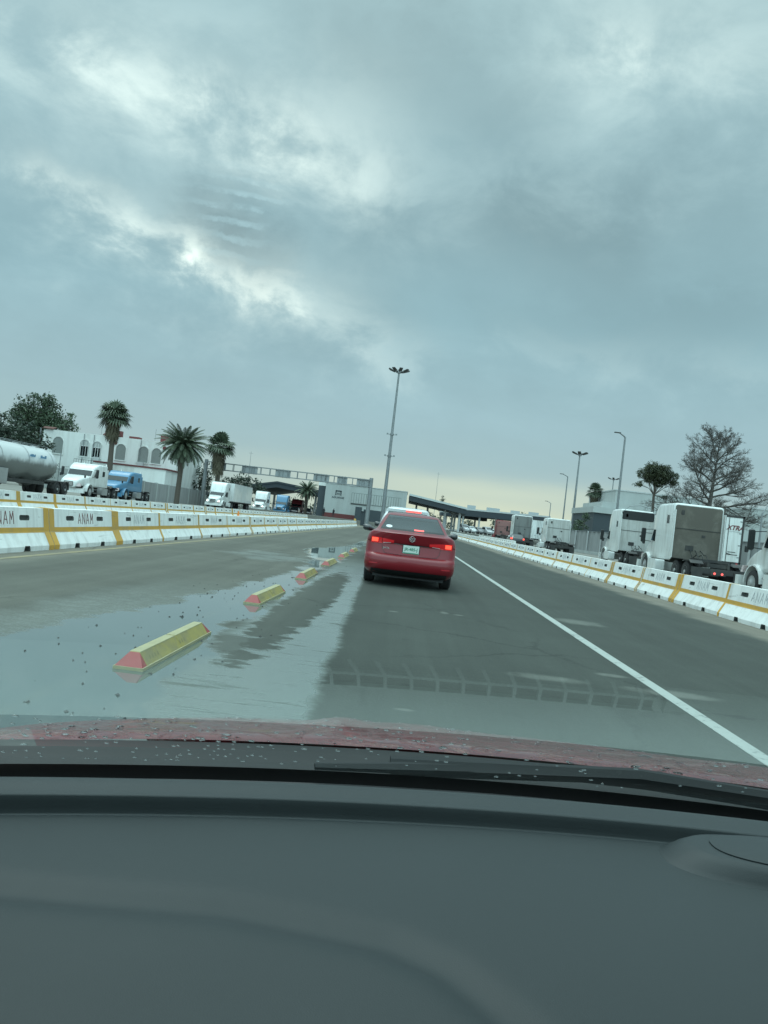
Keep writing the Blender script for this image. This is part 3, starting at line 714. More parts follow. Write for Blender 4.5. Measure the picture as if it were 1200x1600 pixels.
    eb.loft([[(rr*math.cos(2*PI*k/n), yE+dy, .955+rr*math.sin(2*PI*k/n)) for k in range(n)] for rr, dy in ((R0, .012), (R0, -.006), (R0*.84, -.006), (R0*.84, .004))], cap=False)
    for a, c in (((-.55, .72), (-.12, .12)), ((-.12, .12), (.12, .12)), ((.12, .12), (.55, .72)), ((-.78, .30), (-.40, -.72)), ((-.40, -.72), (0, -.08)), ((0, -.08), (.40, -.72)), ((.40, -.72), (.78, .30))):
        eb.bar((a[0]*R0, yE-.003, .955+a[1]*R0), (c[0]*R0, yE-.003, .955+c[1]*R0), .0095, .006, up=(0, -1, 0))
    em = eb.build('badge', M['chrome'], t)
    bd = MB(); bd.add([(R0*.86*math.cos(2*PI*k/n), yE+.003, .955+R0*.86*math.sin(2*PI*k/n)) for k in range(n)], [tuple(range(n))]); bd.build('badge_disc', M['car_black'], em)
    text_mesh('model_lettering', 'JETTA', .043, M['chrome'], t, facing((-.485, rear(-.485, .735)-.006, .735), -.14, -1), .003, bold=.0006, spacing=1.15)
    ex = MB(); ex.box(-.70, .70, .35, 4.2, .16, .24); ex.build('underbody', M['black_plastic'], t)
    MB().tube([(-.02, 2.0, 1.455), (-.02, 1.62, 1.51)], [.012, .006], 6).build('roof_aerial', M['black_plastic'], t) if False else None
sedan()
SL_SUV = [(.22, .80, .25, 4.3, .3, .5), (.35, .87, .05, 4.45, .3, .6), (.55, .90, 0, 4.5, .3, .6), (.75, .905, .03, 4.5, .3, .6), (.95, .90, .06, 4.3, .28, .6), (1.08, .87, .08, 3.7, .26, .5), (1.15, .84, .12, 3.4, .24, .4), (1.35, .78, .26, 3.05, .22, .4),
          (1.56, .70, .42, 2.6, .2, .4), (1.66, .66, .40, 2.35, .18, .3), (1.71, .60, .50, 2.2, .18, .3), (1.73, .50, .70, 2.0, .1, .1)]
def simple_car(name, label, sl, paint, loc, rz, group=None, braking=False, wr=.34, wy=(.85, 3.5), detail=True):
    t = thing(name, label, 'car', loc, rz, group)
    car_mesh(sl, 2, 11).build('body', M[paint], t, smooth=32)
    top = sl[-1][0]; belt = 1.15 if top > 1.6 else 1.1
    at, rear, front = car_shape(sl); zt = top-.15
    wb, wt = at(belt)[1]-.1, at(zt)[1]-.08
    g = patch_rear(sl, lambda s: -(wb+(wt-wb)*s), lambda s: wb+(wt-wb)*s, belt, zt, .005).build('rear_window', M['glass_dark'], t, smooth=40)
    patch_rear(sl, lambda s: -(wb+(wt-wb)*s), lambda s: wb+(wt-wb)*s, belt+.02, zt, .005, which='front').build('windscreen', M['glass_dark'], t, smooth=40)
    for s in (-1, 1):
        patch_side(sl, s, lambda q: at(belt)[2]+.45+.2*q, lambda q: at(belt)[3]-.5-.5*q, belt+.02, zt-.02, .005).build('side_window', M['glass_dark'], t, smooth=40)
        a, b = (.62, .84) if s > 0 else (-.84, -.62)
        patch_rear(sl, lambda q: a, lambda q: b, .82, 1.02, .008, 5, 3).build('tail_lamp', M['lamp_brake' if braking else 'reflector'], t)
        patch_rear(sl, lambda q: a, lambda q: b, .66, .80, .008, 5, 3, which='front').build('headlight', M['lamp_clear'], t)
        for y in wy: MB().cylx((s*(at(.4)[1]-.10), y, wr), wr, .22, 18).build('wheel', M['rubber'], t, smooth=40)
        MB().loft([[(s*xx, 2.75+rr*1.1*math.cos(k*PI/4), 1.12+rr*math.sin(k*PI/4)) for k in range(8)] for xx, rr in ((.82, .03), (.92, .07), (1.05, .085), (1.09, .05))]).build('door_mirror', M['car_black'], t, smooth=50)
    return t, g, rear
suv, g, rr_ = simple_car('white_suv', 'white sport utility car with dark rear window, braking in front of the red sedan', SL_SUV, 'car_white', (.10, 23.8, 0), 0)
patch_rear(SL_SUV, lambda s: -.06, lambda s: .42, 1.60, 1.645, .014, 8, 2).build('high_brake_light', M['lamp_bar'], suv)
MB().box(-.5, .5, .9, 2.2, 1.725, 1.745).build('roof_rail', M['car_silver'], suv)
SL_SMALL = [(.2, .74, .25, 4.0, .3, .5), (.35, .82, .04, 4.15, .3, .6), (.6, .85, 0, 4.2, .3, .6), (.85, .84, .03, 4.0, .3, .6), (1.0, .80, .08, 3.3, .28, .5), (1.1, .74, .2, 2.95, .25, .4), (1.3, .66, .48, 2.5, .22, .4), (1.42, .58, .8, 2.1, .2, .3), (1.46, .45, 1.0, 1.9, .1, .1)]

# ------------------------------------------------------------------ own car: bonnet, dash, screen, shell
XC = .42
def build_own():
    t = thing('our_car', 'dark red car we sit in, with grey dashboard and wet bonnet', 'car', (0, 0, 0))
    def yr(x): return 1.155-.245*(x-XC)**2
    def yf(x): return .768-.242*(x-XC)**2
    # bonnet
    def hz(x, y):
        tt = y-yr(x); ax = abs(x-XC); z = .93-.16*tt-.10*tt*tt
        if tt > .75: z -= 1.1*(tt-.75)**2
        q = max(0, ax-.64); z -= .11*q*q
        z += .010*math.exp(-((ax-.50)/.045)**2)*min(1, tt*4) + .007*math.exp(-((ax-.36)/.10)**2)*min(1, tt*3)
        z -= .006*math.exp(-(tt/.02)**2)
        return z
    nx, ny = 124, 60; mb = MB(); vs = []
    for j in range(ny+1):
        for i in range(nx+1):
            x = XC-.97+1.94*i/nx; y = yr(x)+1.08*j/ny; vs.append((x, y, hz(x, y)))
    fs = [(j*(nx+1)+i, j*(nx+1)+i+1, (j+1)*(nx+1)+i+1, (j+1)*(nx+1)+i) for j in range(ny) for i in range(nx)]
    mb.add(vs, fs)
    hm = bpy.data.materials.new('wet_dark_red_paint'); hm.use_nodes = True; nt = hm.node_tree; b = nt.nodes['Principled BSDF']
    O = X(nt, nt.nodes.new('ShaderNodeTexCoord').outputs['Object'])
    n1 = noise(nt, O, 26, 5, .65, .5); n2 = noise(nt, O, 5, 4, .6)
    put(nt, b.inputs['Base Color'], mixc(nt, n2, (.115, .022, .026), (.195, .038, .042)))
    put(nt, b.inputs['Roughness'], clamp01(.16+n2*.18)); b.inputs['Coat Weight'].default_value = .6; b.inputs['Coat Roughness'].default_value = .06
    bn = nt.nodes.new('ShaderNodeBump'); bn.inputs['Strength'].default_value = .55; bn.inputs['Distance'].default_value = .006
    put(nt, bn.inputs['Height'], sstep(n1, .48, .62)); nt.links.new(bn.outputs[0], b.inputs['Normal']); nt.links.new(bn.outputs[0], b.inputs['Coat Normal'])
    hood = mb.build('bonnet', hm, t, smooth=60)
    # rain beads on the bonnet
    dm = bpy.data.materials.new('rain_water'); dm.use_nodes = True; db = dm.node_tree.nodes['Principled BSDF']
    db.inputs['Base Color'].default_value = (.9, .95, .95, 1); db.inputs['Roughness'].default_value = .03; db.inputs['Transmission Weight'].default_value = 1.0; db.inputs['IOR'].default_value = 1.33
    rnd = random.Random(11); dr = MB()
    def bead(c, n, r, h, e=1.0):
        n = Vector(n).normalized(); a = n.cross(Vector((0, 1, 0))).normalized() if abs(n.y) < .95 else n.cross(Vector((1, 0, 0))).normalized(); bb = n.cross(a)
        c = Vector(c); rings = []
        for k, (rr, hh) in enumerate(((1, 0), (.86, .5), (.5, .87))):
            rings.append([c+(a*math.cos(2*PI*i/8)*e+bb*math.sin(2*PI*i/8))*rr*r+n*hh*h for i in range(8)])
        dr.loft(rings)
    for i in range(380):
        x = rnd.uniform(XC-.95, XC+.9); y = yr(x)+rnd.random()**1.2*.62; r = rnd.choice((.0018, .0022, .003, .0035, .0055)); r *= rnd.uniform(.7, 1.3)
        bead((x, y, hz(x, y)), (0, .16, 1), r, r*.35, rnd.uniform(.8, 1.9))
    tag(dr.build('raindrops', dm, hood, smooth=60), kind='stuff')
    # cowl with wiper
    cw = MB(); vs = []
    n = 60
    for i in range(n+1):
        x = XC-.97+1.94*i/n; y = yr(x)
        for dy, z in ((-.004, .922), (-.03, .918), (-.05, .900), (-.13, .893), (-.165, .899)): vs.append((x, y+dy, z))
    cw.add(vs, [(i*5+k, i*5+k+1, (i+1)*5+k+1, (i+1)*5+k) for i in range(n) for k in range(4)])
    cw.build('cowl', M['black_plastic'], t, smooth=50)
    wp = MB(); wp.tube([(x, yr(x)-.075+.018*math.sin(i*.35), .921-.004*math.cos(i)) for i, x in enumerate([XC-.50+.115*k for k in range(11)])], [.005]+[.008]*9+[.004], 6)
    wp.tube([(XC-.40, yr(XC-.40)-.05, .915), (XC-.05, yr(XC-.05)-.060, .934), (XC+.18, yr(XC+.18)-.07, .932)], [.014, .011, .008], 6)
    wp.build('wiper', M['black_plastic'], t, smooth=50)
    wp = MB(); wp.tube([(x, yr(x)-.055, .919) for x in [XC+.10+.06*k for k in range(11)]], .008, 6); wp.build('wiper', M['black_plastic'], t, smooth=50)
    # windscreen
    ca, sa = math.cos(math.radians(32)), math.sin(math.radians(32))
    def gp(x, s, off=0): return (x, yr(x)-.143-s*ca-off*sa, .922+s*sa-off*ca)
    def pane(s0, s1, ns, off=0):
        m_ = MB(); n = 40; vs = [gp(XC-.88+1.76*i/n, s0+(s1-s0)*j/ns, off) for j in range(ns+1) for i in range(n+1)]
        m_.add(vs, [(j*(n+1)+i, (j+1)*(n+1)+i, (j+1)*(n+1)+i+1, j*(n+1)+i+1) for j in range(ns) for i in range(n)]); return m_
    gm = bpy.data.materials.new('clear_windscreen_glass'); gm.use_nodes = True; nt = gm.node_tree; nt.nodes.clear()
    o_ = nt.nodes.new('ShaderNodeOutputMaterial'); tr = nt.nodes.new('ShaderNodeBsdfTransparent'); tr.inputs[0].default_value = (.935, .965, .955, 1); nt.links.new(tr.outputs[0], o_.inputs[0])
    SPL = .46
    pane(SPL, 1.06, 6).build('windscreen', gm, t, smooth=60, fix=False)
    # lower band of the screen, where the dash mirrors in the glass
    gl = bpy.data.materials.new('reflecting_windscreen_glass'); gl.use_nodes = True; nt = gl.node_tree; nt.nodes.clear()
    o_ = nt.nodes.new('ShaderNodeOutputMaterial'); tr = nt.nodes.new('ShaderNodeBsdfTransparent'); tr.inputs[0].default_value = (.935, .965, .955, 1)
    go = nt.nodes.new('ShaderNodeBsdfGlossy'); go.inputs['Roughness'].default_value = 0.0; go.inputs[0].default_value = (.95, 1, .98, 1)
    ge = nt.nodes.new('ShaderNodeNewGeometry'); dt = nt.nodes.new('ShaderNodeVectorMath'); dt.operation = 'DOT_PRODUCT'
    nt.links.new(ge.outputs['Normal'], dt.inputs[0]); nt.links.new(ge.outputs['Incoming'], dt.inputs[1])
    c = nabs(X(nt, dt.outputs['Value'])); f = nmath(nt, 'POWER', 1.0-c, 5.0)*.90+.07
    _, _, pz = sep(nt, X(nt, ge.outputs['Position']))
    f = f*sstep(-pz, -(.922+SPL*sa), -(.922+.24*sa))
    mx = nt.nodes.new('ShaderNodeMixShader'); put(nt, mx.inputs[0], f); nt.links.new(tr.outputs[0], mx.inputs[1]); nt.links.new(go.outputs[0], mx.inputs[2])
    nt.links.new(mx.outputs[0], o_.inputs[0])
    low = pane(.0, SPL, 8).build('lower_windscreen', gl, t, smooth=60, fix=False)
    pane(0, .062, 2, .004).build('black_glass_border', M['black_plastic'], t, smooth=60, fix=False)
    dr = MB()
    nrm = Vector((0, sa, ca))
    for i in range(300):
        x = rnd.uniform(-.62, .10) if rnd.random() < .85 else rnd.uniform(.1, 1.0); s = rnd.uniform(.06, .22); r = rnd.uniform(.0012, .0026)
        bead(Vector(gp(x, s))+nrm*.0008, nrm, r, r*.55, rnd.uniform(.8, 1.6))
    tag(dr.build('raindrops', dm, low, smooth=60), kind='stuff')
    # dashboard top
    GRV = [(-.45, .47), (-.34, .50), (-.24, .512), (-.09, .528), (.02, .518), (.06, .50), (.10, .46), (.135, .40), (.19, .3), (.27, .15)]
    def gd(x, y):
        best = 9
        for (ax, ay), (bx_, by) in zip(GRV, GRV[1:]):
            dx, dy = bx_-ax, by-ay; q = max(0, min(1, ((x-ax)*dx+(y-ay)*dy)/(dx*dx+dy*dy))); best = min(best, math.hypot(x-ax-q*dx, y-ay-q*dy))
        return best
    sm = lambda v, a, b_: (lambda q: q*q*(3-2*q))(max(0, min(1, (v-a)/(b_-a))))
    def dz(x, s):
        if s < 0: return 1.0-.040*sm(-s, 0, .012)-.022*sm(-s, .012, .16)-.06*sm(-s, .16, .20)
        z = 1.0-.004*sm(s, .002, .028)-.016*sm(s, .0285, .0325)
        z -= .02*max(0, s-.05) + .16*max(0, s-.10)**1.5
        if s > .42: z -= 1.2*(s-.42)**2
        y = yf(x)-s; d = gd(x, y)
        z -= .0060*math.exp(-(d/.014)**2)
        pass
        return z
    ss = [-.20, -.17, -.16, -.12, -.08, -.04, -.02, -.012, -.010, -.008, -.006, -.004, -.002, 0, .004, .008, .012, .016, .020, .024, .026, .0275, .0285, .0293, .0301, .0309, .0317, .0325, .0335, .035, .038, .042, .046, .05] + [.055+.005*k for k in range(86)] + [.50+.03*k for k in range(8)]
    nx = 250; mb = MB(); vs = []
    for s in ss:
        for i in range(nx+1):
            x = XC-.90+1.80*i/nx; vs.append((x, yf(x)-s, dz(x, s)))
    ns = len(ss); mb.add(vs, [(j*(nx+1)+i, j*(nx+1)+i+1, (j+1)*(nx+1)+i+1, (j+1)*(nx+1)+i) for j in range(ns-1) for i in range(nx)])
    M['dash'] = mat('grey_dash_plastic', (.031, .039, .041), .56, var=.10, vscale=6, bump=.10, bscale=900, spec=.42, grime=(.038, .047, .049), gscale=2.2, gamt=.5)
    dash = mb.build('dashboard', M['dash'], t, smooth=70, fix=False)
    # sensor pod near the right end
    pod = MB(); cx, cy, rx, ry = .385, .702, .115, .044; zb = .974; n = 44
    def pz_(k): return
    rings = []
    for rr, h in ((1.18, .001), (1.08, .004), (1.0, .009), (.92, .015), (.84, .019), (.80, .020)):
        rings.append([(cx+rx*rr*math.copysign(abs(math.cos(2*PI*k/n))**.8, math.cos(2*PI*k/n)), cy+ry*rr*math.copysign(abs(math.sin(2*PI*k/n))**.8, math.sin(2*PI*k/n)), zb+h) for k in range(n)])
    pod.loft(rings); sp = pod.build('sensor_cover', M['dash'], t, smooth=60)
    lid = MB(); rings = []
    for rr, h in ((.775, .0195), (.775, .0212), (.74, .0222), (.4, .0235), (.05, .0238)):
        rings.append([(cx+.012+rx*rr*math.copysign(abs(math.cos(2*PI*k/n))**.8, math.cos(2*PI*k/n)), cy+ry*rr*math.copysign(abs(math.sin(2*PI*k/n))**.8, math.sin(2*PI*k/n)), zb+h) for k in range(n)])
    lid.loft(rings).build('sensor_lid', M['dash'], sp, smooth=60)
    # defroster grille in the trough under the glass
    M['veil_trim'] = mat('pale_grey_veil_trim', (.36, .40, .39), .6)
    ps = MB(); vs = [(XC-.80+1.6*i/60, yf(XC-.80+1.6*i/60)+q, dz(XC-.80+1.6*i/60, -q)+.0012) for q in (.013, .03, .06, .10, .14) for i in range(61)]
    ps.add(vs, [(j*61+i, j*61+i+1, (j+1)*61+i+1, (j+1)*61+i) for j in range(4) for i in range(60)]); ps.build('veil_reflector', M['veil_trim'], t, fix=False)  # unseen pale sheet added so the glass mirrors a light veil
    v = MB(); x0, x1 = -.055, .315; N = 40
    def vz(x, q): return dz(x, -q)+.003
    vs = [(x0+(x1-x0)*i/N, yf(x0+(x1-x0)*i/N)+q, vz(x0+(x1-x0)*i/N, q)) for q in (.016, .062) for i in range(N+1)]
    v.add(vs, [(i, i+1, N+2+i, N+1+i) for i in range(N)])
    vent = v.build('defroster_vent', M['black_plastic'], t)
    rb = MB()
    for k in range(14):
        x = x0+(x1-x0)*k/13; xa = x+.012
        rb.bar((x, yf(x)+.016, vz(x, .016)+.004), (xa, yf(xa)+.042, vz(xa, .042)+.004), .0036, .006); rb.bar((xa, yf(xa)+.042, vz(xa, .042)+.004), (xa, yf(xa)+.062, vz(xa, .062)+.004), .0036, .006)
    for q in (.015, .042, .063):
        for i in range(N):
            xa, xb = x0+(x1-x0)*i/N, x0+(x1-x0)*(i+1)/N; rb.bar((xa, yf(xa)+q, vz(xa, q)+.004), (xb, yf(xb)+q, vz(xb, q)+.004), .0035, .006)
    rb.build('vent_ribs', M['veil_trim'], vent)
    # shell: roof, pillars, doors, rear, floor, wheels
    M['trim'] = mat('dark_cabin_trim', (.06, .062, .062), .8)
    r = MB(); r.box(XC-.66, XC+.66, -1.6, .27, 1.475, 1.50); r.build('roof', [M['trim']], t)  # front edge carried forward, out of view, to shade the dash
    tg = bpy.data.materials.new('light_cutting_door_glass'); tg.use_nodes = True; nt = tg.node_tree; nt.nodes.clear(); o_ = nt.nodes.new('ShaderNodeOutputMaterial'); tr = nt.nodes.new('ShaderNodeBsdfTransparent'); tr.inputs[0].default_value = (.22, .25, .24, 1); nt.links.new(tr.outputs[0], o_.inputs[0])  # unseen side glass darkened to keep light off the dash
    for s in (-1, 1):
        p = MB(); p.tube([gp(XC+s*.89, .0), gp(XC+s*.86, .5), gp(XC+s*.80, .9), (XC+s*.64, .05, 1.47)], [.035, .04, .04, .04], 8); p.build('pillar', M['trim'], t, smooth=50)
        d = MB(); d.loft([[(XC+s*x, y, z) for x, z in ((.80, .22), (.89, .30), (.91, .65), (.90, .88), (.84, .89), (.80, .3))] for y in (-1.7, .80)]); d.build('door', [M['car_red']], t, smooth=40)
        f_ = MB(); f_.loft([[(XC+s*x, y, z-(.0 if y < 1.6 else .10)) for x, z in ((.62, .30), (.88, .32), (.91, .5), (.91, .58), (.865, .60), (.62, .60))] for y in (.82, 1.5, 1.9, 2.1)]); f_.build('fender', M['car_red'], t, smooth=40)
        for y in (1.55, -1.05): wheel(t, XC+s*.78, y, .31, .2)
    tg2 = tg.copy(); tg2.node_tree.nodes['Transparent BSDF'].inputs[0].default_value = (.07, .08, .08, 1)  # right side darker still, to dim that end of the dash
    for s in (-1, 1):
        q = MB(); q.add([(XC+s*.86, -.25, .88), (XC+s*.86, .78, .88), (XC+s*.66, .08, 1.47), (XC+s*.64, -.25, 1.47)], [(0, 1, 2, 3)]); q.build('door_window', tg if s < 0 else tg2, t)
        q = MB(); q.loft([[(XC+s*x, y, z) for x, z in ((.87, .88), (.66, 1.475), (.62, 1.475), (.83, .88))] for y in (-1.65, -.26)]); q.build('blind_rear_quarter', M['trim'], t)  # solid panel added over the rear side openings to darken the cabin
    bk = MB(); bk.box(XC-.82, XC+.82, -1.85, -1.62, .25, 1.47); bk.box(XC-.80, XC+.80, -1.6, .93, .20, .24); bk.build('rear_shell', M['trim'], t)
    bp = MB(); bp.loft([[(XC+x, 2.12+yo-.28*(x)**2, z) for x in [-.86+.172*k for k in range(11)]] for z, yo in ((.25, -.05), (.4, .02), (.55, .02), (.66, -.06))], closed=False, cap=False); bp.build('front_bumper', M['car_red'], t, smooth=40)
build_own()

# ------------------------------------------------------------------ lorries
def axle(mb, rims, x, y, r=.5, dual=True):
    s = 1 if x > 0 else -1
    mb.cylx((x, y, r), r, .28, 22)
    if dual: mb.cylx((x-s*.32, y, r), r, .28, 22)
    rims.loft([[(x+s*(.14+d), y+math.cos(2*PI*k/16)*rr, r+math.sin(2*PI*k/16)*rr) for k in range(16)] for d, rr in ((-.01, r*.62), (.006, r*.62), (-.05 if dual else .0, r*.5), (-.06 if dual else .05, r*.22), (.04 if dual else .07, r*.18))])
def wheels(t, spots, dual=True):
    for x, y in spots:
        mb, rm = MB(), MB(); axle(mb, rm, x, y, dual=dual); w = mb.build('wheel', M['rubber'], t, smooth=40); rm.build('rim', M['alu'], w, smooth=40)
def semi(label, loc, rz, paint='truck_white', zs=3.7, sl=1.6, back='grime_panel', lights=False, head=False, group=None, dark_top=False, tail=False, cab_only=False):
    t = thing('semi_truck', label, 'truck', loc, rz, group); P = M[paint]
    ys = 3.0; yc = ys+sl; yw = yc+1.15; yh = yw+2.1      # sleeper back, cab back, windscreen foot, nose
    fr = MB()
    for s in (-1, 1): fr.box(s*.45-.05, s*.45+.05, 0, yh-.4, .82, 1.05)
    for y in (.05, 1.45, 2.7): fr.box(-.4, .4, y, y+.1, .84, 1.02)
    fr.box(-1.2, 1.2, -.02, .06, .55, .80); fr.box(-.55, .55, .9, 2.0, 1.05, 1.18); fr.box(-.35, .35, .75, 2.3, .42, .62)
    for s in (-1, 1): fr.box(s*.95-.25, s*.95+.25, -.06, -.02, .10, .75); fr.loft([[(s*.95-.3, y, z), (s*.95+.3, y, z), (s*.95+.3, y, z+.02), (s*.95-.3, y, z+.02)] for y, z in ((.05, .95), (.3, 1.08), (2.6, 1.08), (2.85, .9))])
    fr.build('chassis', M['frame_dark'], t)
    if tail:
        tb = MB(); tb.box(-.34, .34, -.05, -.02, .50, .66); tp = tb.build('tail_light_bar', M['frame_dark'], t)
        for s in (-1, 1):
            l = MB(); l.loft([[(s*.17+.052*math.cos(2*PI*k/14), y, .585+.052*math.sin(2*PI*k/14)) for k in range(14)] for y in (-.052, -.07)]); l.build('tail_light', M['lamp_bar'], tp)
    wheels(t, [(s*1.06, y) for s in (-1, 1) for y in (.80, 2.12)]); wheels(t, [(s*1.05, yc+1.55) for s in (-1, 1)], dual=False)
    # sleeper and cab body
    W = 1.22
    b = MB(); ht = zs
    rings = [rrect(W-.06, .95, ht-.06, .12, ys), rrect(W, .93, ht, .14, ys+.06), rrect(W, .93, ht, .16, yc-.1)]
    rings += [rrect(W-.01, .93, ht-.03, .18, yc+.15), rrect(W-.05, .93, max(2.75, ht-.28), .22, yc+.55), rrect(W-.09, .93, max(2.62, ht-.62), .24, yc+.82)] if zs > 3.2 else [rrect(W-.02, .93, ht-.05, .18, yc+.2), rrect(W-.08, .93, 2.68, .22, yc+.7)]
    rings += [rrect(W-.12, .93, 2.30, .14, yw-.12), rrect(W-.14, .93, 1.86, .10, yw+.12)]
    b.loft(rings); b.build('cab', P, t, smooth=32)
    if back != paint:
        MB().loft([rrect(W-.075, 1.02, ht-.10, .10, ys-.012), rrect(W-.055, 1.0, ht-.08, .11, ys+.02)]).build('sleeper_back', M[back], t, smooth=32)
    if dark_top:
        MB().loft([rrect(W-.08, ht-.72, ht-.10, .12, ys-.03), rrect(W-.08, ht-.72, ht-.10, .12, ys-.005)]).build('open_roof_cap', M['black_plastic'], t)
        a = MB(); a.tube([(-W+.06, ys-.2, ht-.2), (-W*.6, ys-.2, ht+.22), (0, ys-.2, ht+.36), (W*.6, ys-.2, ht+.22), (W-.06, ys-.2, ht-.2)], .025, 6); a.build('cable_hoop', M['steel'], t)
    # side fairing extenders and chassis skirts
    for s in (-1, 1):
        MB().loft([[(s*(W-.03), y, 1.0), (s*W, y, 1.0), (s*W, y, ht-.35), (s*(W-.03), y, ht-.35)] for y in (ys-.28, ys-.005)]).build('side_extender', P, t)
        MB().loft([rrect_x(.62, .34, .92, .10, s*(W-.06)+dx, (ys+yc)/2+.25) for dx in (-.45, 0) if True]).build('fuel_tank_skirt', P if zs > 3.2 else M['alu'], t, smooth=40)
        # fender
        f = MB(); fy = yc+1.55; rings = []
        for k in range(9):
            a = PI*(k/8)*.98+.02; rings.append([(s*xx, fy+math.cos(a)*(.62+d), .5+math.sin(a)*(.66+d)) for xx, d in ((.80, 0), (1.21, 0), (1.21, .06), (.80, .09))])
        f.loft(rings); f.build('fender', P, t, smooth=40)
        # side window, mirror
        MB().loft([[(s*(W-.075+dx), y, z) for y, z in ((yc+.12, 1.80), (yc+.12, 2.42), (yc+.55, 2.42), (yc+.86, 1.86))] for dx in (-.02, .06)]).build('side_window', M['glass_dark'], t)
        if zs > 3.2: MB().loft([[(s*(W-.01+dx), y, z) for y, z in ((ys+.5, 2.75), (ys+.5, 3.15), (ys+.85, 3.2), (ys+.85, 2.75))] for dx in (-.01, .018)]).build('sleeper_window', M['glass_dark'], t)
        else: MB().box(s*W-.015, s*W+.015, ys+.55, ys+1.05, 1.95, 2.4).build('sleeper_window', M['glass_dark'], t)
        mr = MB(); mr.loft([rrect(.10, 1.75, 2.45, .05, yw-.02, cx=s*1.52), rrect(.12, 1.72, 2.48, .06, yw+.06, cx=s*1.52), rrect(.07, 1.80, 2.40, .05, yw+.14, cx=s*1.52)])
        mr.bar((s*1.05, yw-.1, 2.45), (s*1.5, yw+.05, 2.40), .03); mr.bar((s*1.1, yw+.05, 1.80), (s*1.5, yw+.05, 1.82), .03); mr.build('mirror', M['black_plastic'], t, smooth=40)
        hm_ = MB(); hm_.loft([rrect(.05, 1.66, 1.86, .03, yh-.75, cx=s*1.05), rrect(.08, 1.64, 1.90, .04, yh-.70, cx=s*1.05)]); hm_.build('hood_mirror', M['black_plastic'], t)
        hl = MB(); hl.loft([[(s*.74-.20, yh-.16+abs(0), .88), (s*.74+.22, yh-.34, .88), (s*.74+.20, yh-.38, 1.14), (s*.74-.18, yh-.20, 1.14)], [(s*.74-.20, yh-.02-.05*(s > 0 and 0), .88), (s*.74+.22, yh-.18, .88), (s*.74+.20, yh-.25, 1.14), (s*.74-.18, yh-.10, 1.14)]] if s > 0 else
                             [[(-.74+.20, yh-.16, .88), (-.74-.22, yh-.34, .88), (-.74-.20, yh-.38, 1.14), (-.74+.18, yh-.20, 1.14)], [(-.74+.20, yh-.02, .88), (-.74-.22, yh-.18, .88), (-.74-.20, yh-.25, 1.14), (-.74+.18, yh-.10, 1.14)]])
        hl.build('headlight', M['headlight' if head else 'lamp_clear'], t)
        st = MB(); st.box(s*1.0-.18, s*1.0+.18, yc+.15, yc+.8, .42, .48); st.box(s*1.02-.16, s*1.02+.16, yc+.15, yc+.8, .72, .77); st.build('step', M['alu'], t)
    MB().loft([[(-W+.22, yw-.10+.02, 2.34), (W-.22, yw-.10+.02, 2.34), (W-.22, yw+.14, 1.88), (-W+.22, yw+.14, 1.88)], [(-W+.22, yw-.2, 2.34), (W-.22, yw-.2, 2.34), (W-.22, yw, 1.88), (-W+.22, yw, 1.88)]]).build('windscreen', M['glass_dark'], t)
    wsy = [(-W+.2, yw-.125, 2.36), (W-.2, yw-.125, 2.36)]
    # bonnet
    h = MB(); h.loft([rrect(W-.14, 1.0, 1.88, .12, yw+.0), rrect(W-.20, 1.0, 1.80, .18, yw+.5), rrect(.92, .95, 1.68, .22, yw+1.1), rrect(.80, .82, 1.52, .22, yw+1.65), rrect(.70, .78, 1.36, .2, yh-.10), rrect(.62, .80, 1.22, .18, yh-.02)])
    h.build('bonnet', P, t, smooth=40)
    g = MB(); g.loft([rrect(.42, .84, 1.26, .08, yh-.06), rrect(.40, .86, 1.24, .08, yh+.012)]); gg = g.build('grille', M['black_plastic'], t)
    gb = MB()
    for k in range(4): gb.box(-.38, .38, yh+.012, yh+.024, .92+k*.08, .945+k*.08)
    gb.build('grille_bars', M['chrome'], gg)
    MB().loft([[(x, yh-.45*abs(x)**2.2*.55+dy, z) for x in (-1.2, -.9, -.5, 0, .5, .9, 1.2) for z in (.34,)] + [(x, yh-.45*abs(x)**2.2*.55+dy, .76) for x in (1.2, .9, .5, 0, -.5, -.9, -1.2)] for dy in (-.22, .04)]).build('bumper', P, t, smooth=30)
    for s in (-1, 1):
        if zs < 3.2: MB().tube([(s*1.02, ys-.12, .9), (s*1.02, ys-.12, 3.1)], .07, 10).build('exhaust_stack', M['chrome'], t, smooth=40)
    hs = MB()
    for k, x in enumerate((-.25, 0, .25)):
        hs.tube([(x, ys-.01, 1.55), (x*1.1, ys-.5, 1.15+.1*k), (x*.9, ys-.9, 1.35), (x*.8, ys-1.2, 1.12)], .02, 6)
    hs.build('air_hoses', M['black_plastic'], t)
    if back != paint:
        d = MB(); d.box(-.5, -.1, ys-.03, ys-.01, 1.5, 1.75); d.box(.25, .42, ys-.03, ys-.01, 2.2, 2.32); d.box(-.85, -.70, ys-.03, ys-.01, zs-.55, zs-.33); d.bar((-W+.1, ys-.02, 2.55), (W-.1, ys-.02, 2.55), .03); d.build('back_fittings', M['frame_dark'], t)
    return t
def rrect_x(w, z0, z1, r, x, cy):
    return [(x, cy+p[0], p[2]) for p in rrect(w, z0, z1, r, 0, 4)]
